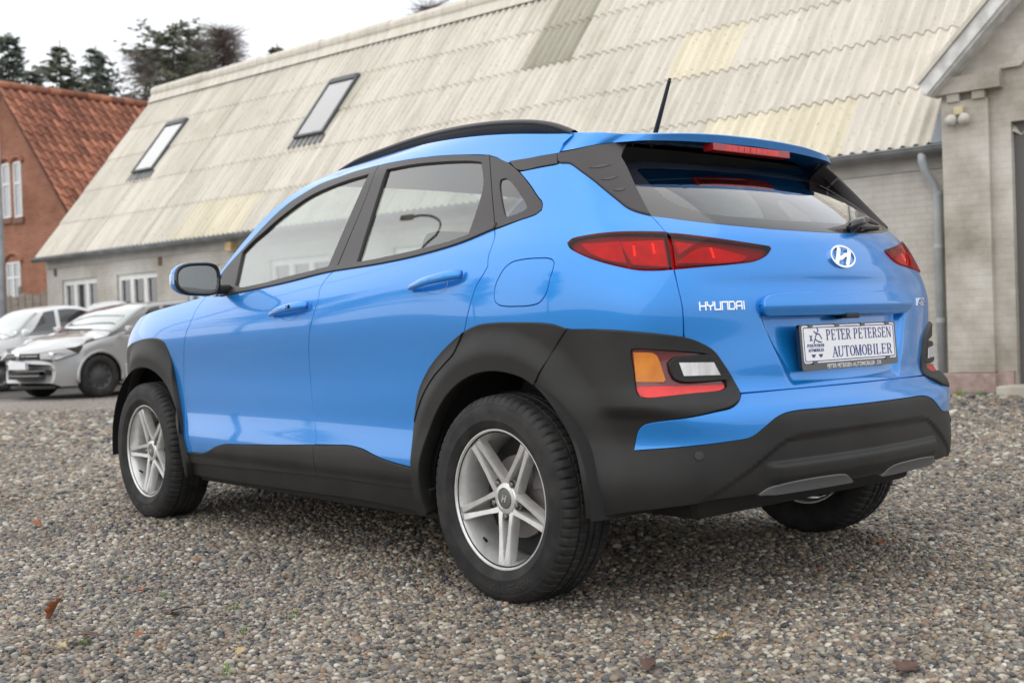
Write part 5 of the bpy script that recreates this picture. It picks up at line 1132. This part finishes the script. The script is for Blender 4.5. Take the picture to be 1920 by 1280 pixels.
def conifer(x,y,H,spread,mat,label,seed,sparse=1.0,low=.35,pine=False):
    r_=random.Random(seed); t=empty('conifer_tree',(x,y,0),0,label,'tree','conifers behind the brick house')
    MB().tube([(0,0,0),(.1,.05,H*.5),(0,0,H)],[H*.016,H*.010,.02],8).build('trunk',BARK,t,True)
    c=MB(); z=H*low; lev=0
    while z<H*.985:
        f=(H-z)/(H*(1-low)); L=spread*(f**.75)*(r_.uniform(.7,1.2)) if not pine else spread*(.35+.9*math.sin(PI*min(1,f*.85+.1)))*r_.uniform(.6,1.2)
        for k in range(r_.choice((5,6,7))):
            a=r_.uniform(0,2*PI); l=L*r_.uniform(.65,1.15); rise=r_.uniform(-.05,.35) if f<.4 else r_.uniform(-.3,.12)
            n=max(5,int(l*15*sparse))
            d=Vector((math.cos(a),math.sin(a),rise))
            c.tube([(0,0,z),tuple(Vector((0,0,z))+d*l)],[.03,.008],3,False)
            for i in range(n):
                u=(i+r_.random())/n; u=.15+.85*u; p=Vector((0,0,z))+d*l*u+Vector((r_.gauss(0,.07),r_.gauss(0,.07),r_.gauss(0,.05)-.05*u))
                for q in range(5):
                    b=a+r_.choice((-1,1))*r_.uniform(.3,1.2); s=r_.uniform(.20,.40)*(1.1-.4*u); e=Vector((math.cos(b),math.sin(b),r_.uniform(-.45,.35)))*s; w=Vector((-math.sin(b),math.cos(b),r_.uniform(-.6,.6)))*s*.20
                    c.add([tuple(p-w),tuple(p+e*.6-w*.9),tuple(p+e),tuple(p+e*.6+w*.9),tuple(p+w)],[(0,1,2,3,4)])
        z+=r_.uniform(.16,.30)*(1.4 if f>.6 else 1); lev+=1
    c.build('crown',mat,t)
conifer(50.9,-14.5,14.6,3.8,NEED[0],'tallest dark dense fir above the brick house apex',1,.75)
conifer(48.3,-14.6,12.6,2.2,NEED[0],'lower dark fir in front of the tall dense one',2,.7)
conifer(53.4,-17.7,15.2,4.6,NEED[1],'broad olive fir behind the brick house ridge',3,.42)
conifer(54.3,-19.8,15.4,4.2,NEED[0],'ragged fir between the broad fir and the bare birches',4,.38)
conifer(44.3,-19.1,14.2,1.9,NEED[1],'tall open-crowned pine rising among the bare birches',5,.28,.60,True)
conifer(46.7,-25.5,14.7,1.5,NEED[1],'small conifer tip showing above the barn ridge',7,.7,.6)
def bare_tree(x,y,H,spread,label,seed,droop=.6,group='bare trees behind the barn',dens=1.0):
    r_=random.Random(seed); t=empty('bare_tree',(x,y,0),0,label,'tree',group); tr=MB(); tr.tube([(0,0,0),(.1,0,H*.45),(0,.1,H*.8),(.05,0,H)],[H*.014,H*.010,H*.005,.01],7); tr.build('trunk',BARK,t,True); c=MB()
    for i in range(int(70*dens)):
        z=H*(.30+.68*r_.random()**.8); f=(H-z)/H; a=r_.uniform(0,2*PI); l=spread*(.35+1.3*f)*r_.uniform(.5,1); p=Vector((0,0,z)); d=Vector((math.cos(a),math.sin(a),r_.uniform(.5,1.1))).normalized(); pts=[p]
        for k in range(5): d=(d+Vector((r_.gauss(0,.15),r_.gauss(0,.15),-.10*k*droop))).normalized(); p=p+d*l/5; pts.append(p)
        c.tube(pts,[.035,.028,.022,.016,.010,.005],4,False)
        for k in range(1,6):
            for q in range(10):
                b=r_.uniform(0,2*PI); d2=Vector((math.cos(b),math.sin(b),r_.uniform(-.2,.9))).normalized(); pp_=pts[k-1].lerp(pts[k],r_.random()); tw=[pp_]; ll=r_.uniform(.35,.95)
                for s in range(4): d2=(d2+Vector((r_.gauss(0,.12),r_.gauss(0,.12),-.38*droop))).normalized(); pp_=pp_+d2*ll/3; tw.append(pp_)
                c.tube(tw,[.020,.018,.015,.011,.007],3,False)
    c.build('crown',TWIG,t)
bare_tree(50.8,-20.8,14.6,3.0,'bare purple-brown birch between the ragged fir and the tall pine',11); bare_tree(47.2,-21.8,14.4,3.0,'bare drooping birch between the tall pine and the slender larch',12); bare_tree(49,-21.4,13.6,2.8,'low bare birch behind the barn ridge end',13)
bare_tree(44.7,-21.7,14.5,1.0,'slender bare larch standing apart from the birches',14,.3,dens=1.2); bare_tree(38.8,-28.5,15.1,1.6,'fine bare twigs showing over the middle of the barn ridge',15,.2,dens=.7); bare_tree(48.3,-29.8,15.8,1.2,'thin bare treetop just above the barn ridge',16,.2,dens=.5)
for i,(x,y,h) in enumerate(((20,17,8),(27,14,9),(12,22,8.5),(34,21,9.5))): bare_tree(x,y,h,2.6,'bare winter tree across the yard, mirrored in the blue doors',30+i,.25,'bare trees across the yard',.7)
# ---------------------------------------------------------------- parked cars in the background
def simple_car(name,label,loc,rz,paintm,L,top,belt,w,roofw,axf,axr,glassy,wheel_r=.315,details=None):
    """hatchback lofted from stations; top, belt: (x,z) curves; x forward"""
    root=empty(name,loc,rz,label,'car','cars parked by the barn')
    xs=np.linspace(-L/2,L/2,86); tz=cspline(*zip(*top)); bz=lambda x:np.interp(x,*zip(*belt))
    def sect(x):
        e=1-np.clip((abs(x)-(L/2-.55))/.55,0,1)**2*.24; ww=w*e; t=float(tz(x)); b=min(float(bz(x)),t-.035); gh=max(0,t-b-.06)
        rw=ww-.06-gh*(.42)*1.0; rw=max(rw,ww*.55)
        end=np.clip((abs(x)-(L/2-.10))/.10,0,1); lo=.20+.05*end
        return [(ww-.05,lo),(ww-.01,.34),(ww+.0,.50),(ww-.005,.66),(ww-.012,min(.80,b-.06)),(ww-.045,b),(ww-.075-gh*.10,b+gh*.25+.008),(rw+.035,t-.065 if gh>0.05 else b+.018),(rw-.04,t-.028 if gh>.05 else b+.026),(rw*.5,t-.006 if gh>.05 else t-.008),(0,t)]
    secs=[sect(x) for x in xs]; k=11; V=[];F=[]
    fine=[]
    for x,s in zip(xs,secs):
        q=np.array([s[0]]+list(s)+[(-s[-2][0],s[-2][1])]); c=[]
        for i in range(10):
            for u in (0,.25,.5,.75):
                w4=_cub(np.array(u)); c.append(w4@q[i:i+4])
        c.append(np.array(s[-1])); fine.append(np.array(c))
    m=41
    def bow(x,y): return x-np.sign(x)*.36*(min(1,abs(y)/w)**2.4)*np.clip((abs(x)-(L/2-.9))/.9,0,1)**2
    for x,s in zip(xs,fine):
        for y,z in s: V.append((bow(x,y),y,z))
        for y,z in s[:-1][::-1]: V.append((bow(x,y),-y,z))
    tot=2*m-1
    for i in range(len(xs)-1):
        for j in range(tot-1):
            a=i*tot+j; q=[a,a+tot,a+tot+1,a+1]; c=np.mean([V[p] for p in q],0)
            if any(math.hypot(c[0]-ax,c[2]-wheel_r)<wheel_r+.045 for ax in (axf,axr)) and abs(c[1])>w*.6: continue
            F.append(tuple(q))
    for b0 in (0,(len(xs)-1)*tot):
        for j in range(m-1): F.append((b0+j,b0+j+1,b0+tot-2-j,b0+tot-1-j))
    body_=mesh_obj('body',V,F,paintm,root,True); body_.data.set_sharp_from_angle(angle=math.radians(38))
    bm=bmesh.new(); bm.from_mesh(body_.data); bmesh.ops.recalc_face_normals(bm,faces=bm.faces); bm.to_mesh(body_.data); bm.free()
    sa=np.array(fine)
    def pt(x,t,side=1,d=.006):
        """t: section coordinate (5=belt, 7=roof edge, 10=centre)"""
        i=np.clip((x+L/2)/L*85,0,84.999); i0=int(i); f=i-i0; t=t*4; j=min(int(t),39); g=t-j
        p=(sa[i0,j]*(1-g)+sa[i0,j+1]*g)*(1-f)+(sa[i0+1,j]*(1-g)+sa[i0+1,j+1]*g)*f
        return (bow(x,p[0]),side*(p[0]+d),p[1]+d*.5)
    for side in (1,-1):
        for poly in glassy:
            q=[pt(x,t,side) for x,t in poly]; cpt=np.mean(q,0)
            pts=[];n=len(poly)
            grid_n=10; (xa,ta),(xb,tb),(xc,tc_),(xd,td)=poly; Vg=[];Fg=[]
            for i in range(grid_n+1):
                for j in range(7):
                    u,v=i/grid_n,j/6; lo_=(xa+(xb-xa)*u,ta+(tb-ta)*u); hi_=(xd+(xc-xd)*u,td+(tc_-td)*u); Vg.append(pt(lo_[0]+(hi_[0]-lo_[0])*v,lo_[1]+(hi_[1]-lo_[1])*v,side))
            for i in range(grid_n):
                for j in range(6): Fg.append((i*7+j,(i+1)*7+j,(i+1)*7+j+1,i*7+j+1))
            mesh_obj('side_window',Vg,Fg,CARG,root,True)
    for ax in (axf,axr):
        for side in (1,-1):
            arch=MB(); arch.tube([(ax+(wheel_r+.055)*math.cos(t),side*(w-.022),wheel_r+(wheel_r+.050)*math.sin(t)) for t in np.linspace(math.radians(-12),math.radians(192),30)],.026,8); arch.build('wheel_arch',paintm,root,True)
            lin=MB(); VV=[];FF=[]
            for y in (w-.015,w-.30):
                for t in np.linspace(-.25,PI+.25,22): VV.append((ax+(wheel_r+.058)*math.cos(t),side*y,wheel_r+(wheel_r+.058)*math.sin(t)))
            for i in range(21): FF.append((i,i+1,22+i+1,22+i))
            FF.append(tuple(range(22,44))); lin.add(VV,FF); lin.build('arch_liner',DARK,root)
            tb_=MB(); tb_.lathe([(wheel_r*.62,-.09),(wheel_r*.8,-.105),(wheel_r*.95,-.095),(wheel_r,-.07),(wheel_r,.07),(wheel_r*.95,.095),(wheel_r*.8,.105),(wheel_r*.64,.095),(wheel_r*.60,.07)],40); wh=tb_.build('wheel',RUBBER,root,True,M=Matrix.Translation((ax,side*(w-.115),wheel_r)))
            rb_=MB(); ou=side
            rb_.lathe([(wheel_r*.64,.085*ou),(wheel_r*.60,.06*ou),(wheel_r*.40,.045*ou),(wheel_r*.26,.075*ou),(.001,.08*ou)],30); rb_.build('rim',details['rim'],wh,True,M=Matrix.Translation((ax,side*(w-.115),wheel_r)))
            for h in range(10): t=2*PI*h/10; MB().tube([(ax+wheel_r*.5*math.cos(t),side*(w-.115)+ou*.052,wheel_r+wheel_r*.5*math.sin(t)),(ax+wheel_r*.5*math.cos(t),side*(w-.115)+ou*.058,wheel_r+wheel_r*.5*math.sin(t))],.017,8).build('rim_hole',DARK,wh)
    return root,pt,sa
CARG=pbr('parked_car_glass',(.03,.035,.038),.04,coat=1,spec=.8); SILV=pbr('silver_car_paint',(.40,.405,.41),.28,.5,coat=1); WHC=pbr('white_car_paint',(.83,.84,.85),.35,0,coat=.6); WSG=pbr('pale_windscreen',(.16,.19,.19),.03,coat=1,spec=1)
def front_kit(root,L,pt,rim,zb,zg,zl,ww,badge=True,plate_=True):
    fx=L/2
    def fq(name,y0,y1,z0,z1,mat,out=.0,bev=.006,curve=.40):
        V=[];F=[];n=8
        for i in range(n+1):
            y=y0+(y1-y0)*i/n; x=fx-.075-curve*abs(y)**2.2+out
            for z in (z0,z1): V+= [(x,y,z),(x-.09,y,z)]
        for i in range(n):
            a=i*4; F+=[(a,a+4,a+6,a+2),(a+2,a+6,a+7,a+3),(a,a+1,a+5,a+4)]
        F+=[(0,2,3,1),(n*4,n*4+1,n*4+3,n*4+2)]
        o=mesh_obj(name,V,F,mat,root); bm=bmesh.new(); bm.from_mesh(o.data); bmesh.ops.recalc_face_normals(bm,faces=bm.faces); bm.to_mesh(o.data); bm.free(); return o
    fq('grille',-.42,.42,zg,zg+.075,GLOSSB,.082); fq('grille_bar',-.42,.42,zg+.033,zg+.045,CHROME,.088)
    for s in (1,-1):
        V=[(fx-.06-.3*.45**2,s*.43,zg-.01),(fx-.06-.3*.45**2,s*.43,zg+.075),(fx-.30,s*(ww-.03),zg+.135),(fx-.52,s*(ww+.004),zg+.16),(fx-.45,s*(ww+.006),zg+.06),(fx-.18,s*(ww-.09),zg-.02)]
        V=[(x+.03,y*1.0,z) for x,y,z in V]; cq=np.mean(V,0); mesh_obj('headlamp_surround',[tuple(cq+(np.array(v)-cq)*1.13-np.array((.006,s*.004,0))) for v in V],[(0,1,2,3,4,5) if s<0 else (5,4,3,2,1,0)],GLOSSB,root); o=mesh_obj('headlamp',V,[(0,1,2,3,4,5) if s<0 else (5,4,3,2,1,0)],HLG,root)
        MB().tube([(fx-.22,s*.60,zg+.05),(fx-.145,s*.60,zg+.05)],.036,12).build('headlamp_reflector',CHROME,o,True)
        fq('fog_slot',.49 if s>0 else -.64,.64 if s>0 else -.49,zl+.04,zl+.12,GLOSSB,.080,curve=.62)
    fq('lower_intake',-.42,.42,zl-.02,zl+.10,GLOSSB,.082,curve=.5); fq('intake_bar',-.42,.42,zl+.03,zl+.042,SILV,.086,curve=.5)
    fq('chin',-.60,.60,.17,.215,PLASTIC,.06,curve=.62)
    if badge: MB().lathe([(.001,0),(.055,.0),(.062,.008),(.055,.016),(.001,.012)],24).build('badge',CHROME,root,True,M=Matrix.Translation((fx+.012,0,zg+.045))@Matrix.Rotation(PI/2,4,'Z')@Matrix.Rotation(PI,4,'Z'))
    if plate_:
        o=MB().box((fx+.005,-.26,zl+.13),(fx+.018,.26,zl+.24),bev=.003).build('license_plate',WHITEP,root)
        MB().box((fx+.0185,.22,zl+.135),(fx+.0195,.255,zl+.235)).build('plate_band',BLUEP,o)
HLG=pbr('headlamp_glass',(.62,.63,.65),.10,.4,coat=1)
gtop=[(-2.13,.62),(-2.10,.95),(-1.98,1.12),(-1.75,1.33),(-1.3,1.42),(-.6,1.465),(0,1.462),(.35,1.41),(.7,1.24),(1.05,1.045),(1.2,1.0),(1.6,.92),(1.9,.81),(2.05,.70),(2.125,.55)]
gbelt=[(-2.13,.60),(-2.0,.98),(-1.2,.99),(.9,.93),(1.2,.90),(1.9,.74),(2.12,.5)]
silver,spt,ssa=simple_car('parked_car','silver hatchback with black steel wheels parked nose-out by the barn',(15.79,-4.82,0),math.radians(102),SILV,4.25,gtop,gbelt,.885,.6,1.31,-1.32,
    [[(.98,5.15),(.10,5.15),(.10,6.95),(.30,6.9)],[(.02,5.15),(-.85,5.2),(-.85,6.9),(.02,6.95)],[(-.93,5.2),(-1.50,5.45),(-1.30,6.85),(-.93,6.9)]],.325,{'rim':pbr('black_steel_rim',(.05,.05,.052),.45)})
front_kit(silver,4.25,spt,DARK,.9,.62,.33,.86)
stop_=[(-1.9,.60),(-1.88,.98),(-1.78,1.15),(-1.6,1.42),(-1.2,1.49),(-.5,1.53),(.1,1.52),(.35,1.46),(.62,1.26),(.88,1.06),(1.05,1.02),(1.5,.94),(1.75,.80),(1.88,.66),(1.90,.5)]
sbelt=[(-1.9,.58),(-1.8,1.02),(.8,.97),(1.05,.94),(1.6,.80),(1.89,.48)]
white,wpt,wsa=simple_car('parked_car','white small hatchback with dark side windows parked beyond the silver one',(19.95,-4.70,0),math.radians(96),WHC,3.82,stop_,sbelt,.845,.6,1.18,-1.22,
    [[(.80,5.15),(.05,5.15),(.05,6.95),(.25,6.92)],[(-.03,5.15),(-.85,5.15),(-.85,6.9),(-.03,6.95)],[(-.9,5.2),(-1.35,5.5),(-1.25,6.85),(-.9,6.9)]],.30,{'rim':ALLOYD})
front_kit(white,3.82,wpt,ALLOYD,.95,.66,.34,.82,True,True)
for root,pt_,xb,xt,mm,mx_ in ((silver,spt,1.10,.36,SILV,.93),(white,wpt,.93,.38,WHC,.86)):
    V=[];F=[];n=12
    for i in range(9):
        u=i/8; x=xb+(xt-xb)*u
        for j in range(n+1):
            v=-1+2*j/n; t=7.15+(10-7.15)*(1-abs(v)); p=pt_(x,t,1 if v>=0 else -1,.018); V.append((p[0],p[1] if abs(v)<1 else p[1],p[2]))
    for i in range(8):
        for j in range(n): F.append((i*(n+1)+j,i*(n+1)+j+1,(i+1)*(n+1)+j+1,(i+1)*(n+1)+j))
    mesh_obj('windscreen',V,F,WSG,root,True)
    for s in (1,-1):
        M=Matrix.Translation((.86 if root is silver else .72,s*mx_,1.0 if root is silver else 1.03)); mo=MB(); mo.box((-.05,-.10*s if s<0 else 0,-.06),(.07,.10*s if s>0 else 0,.07),M=M,bev=.03); mo.build('door_mirror',mm,root,angle=50)
# ---------------------------------------------------------------- leaves and grass sprigs on the gravel
LEAF=[noise_col('rust_leaf',(.22,.075,.030),(.34,.13,.055),scale=20,rough=.7),noise_col('tan_leaf',(.38,.27,.13),(.50,.36,.19),scale=20,rough=.7),noise_col('dark_leaf',(.075,.045,.035),(.13,.08,.06),scale=20,rough=.7)]
def leaf(x,y,s,kind,rz,curl,tilt,label):
    V=[];F=[];n=18; q_=random.Random(int(x*1000)+7)
    p1,p2=q_.uniform(0,6),q_.uniform(0,6)
    for i in range(n+1):
        u=i/n; wd=.31*(.50+.50*abs(math.sin(3.4*PI*u+.3)))*math.sin(PI*min(.97,u*.9+.05))**.6 if u>.12 else .018
        for k in (-1,-.5,0,.5,1): V.append((s*(u-.5),s*wd*k*(1+.15*math.sin(9*u+p1+k)),s*(curl*(k*wd)**2*1.6+.07*math.sin(u*3.4+p2)*(1+.4*k)+.02)))
    for i in range(n):
        for k in range(4): F.append((i*5+k,i*5+k+1,i*5+6+k,i*5+5+k))
    o=mesh_obj('fallen_leaf',V,F,LEAF[kind],None,True); o.location=(x,y,.018+.5*s*abs(math.sin(tilt))*.8); o.rotation_euler=(tilt*.4,tilt,rz); tag(o,label,'leaf','fallen leaves on the gravel')
    m=o.modifiers.new('thick','SOLIDIFY'); m.thickness=.0012
leaf(.84,1.94,.085,0,1.0,1.1,1.1,'large rust-brown leaf standing upright on the gravel')
leaf(.81,2.13,.07,0,2.2,1.2,.7,'tilted orange-brown leaf near the upright rust leaf')
leaf(.48,2.06,.055,1,.4,.9,.1,'pale yellow leaf beside a dark flat leaf'); leaf(.52,1.98,.11,2,1.2,.3,.05,'long dark flat leaf next to the pale yellow one')
leaf(.05,1.74,.05,1,2.5,1.2,.2,'curled tan leaf by a green sprig in the open gravel')
flats=['small rust leaf lying beyond the upright rust leaf','small rust leaf on open gravel beside the front door','rust leaf on the gravel beside the front wheel','tiny rust leaf close to the long dark flat leaf','rust leaf on the shaded gravel behind the rear wheel','rust leaf beside the far rear wheel','brown leaf in the shadow under the rear bumper','rust leaf on the gravel ahead of the front wheel']
for i,(x,y,s,k) in enumerate(((1.01,1.6,.045,0),(1.35,1.23,.04,0),(2.76,1.34,.07,0),(.42,1.86,.04,0),(.27,-.19,.05,0),(-.39,-.63,.06,0),(-.51,-.07,.05,0),(3.71,1.15,.06,0))): leaf(x,y,s,k,i*1.7,.8,.12,flats[i])
leaf(.63,1.65,.10,2,.5,.3,.05,'dark weathered leaf lying flat in front of the front door'); leaf(-.81,.81,.06,1,.2,1.4,.3,'curled tan leaf behind the rear bumper'); leaf(-1.28,.70,.10,2,1.9,.5,.04,'broad brown lobed leaf on the gravel behind the car'); leaf(-.82,1.10,.08,2,2.1,.4,.03,'dark brown leaf flat near the rear wheel')
GRS=noise_col('fresh_grass',(.10,.20,.025),(.20,.33,.05),scale=30,rough=.6)
for i,(x,y,s) in enumerate(((.32,1.44,.035),(1.25,1.55,.03),(.49,1.99,.03),(.56,1.5,.03),(-.08,1.85,.04),(.87,1.58,.03),(.28,1.62,.025),(3.25,-7.95,.10),(3.1,-8.05,.08))):
    b=MB(); r_=random.Random(i)
    for k in range(14 if i<7 else 40):
        a=r_.uniform(0,6.28); d=Vector((math.cos(a),math.sin(a),0)); p=d*s*r_.uniform(0,.8); h=s*r_.uniform(.5,1.1); w=d.orthogonal().normalized()*.0015*(1 if i<7 else 3)
        q=p+d*h*.5+Vector((0,0,h)); b.add([tuple(p-w),tuple(p+w),tuple(q)],[(0,1,2)])
    o=b.build('grass_tuft',GRS); o.location=(x,y,.004); tag(o,'tiny green grass sprig growing through the gravel' if i<7 else 'green moss tuft at the foot of the workshop plinth','grass','grass sprigs in the gravel' if i<7 else 'moss tufts by the workshop')
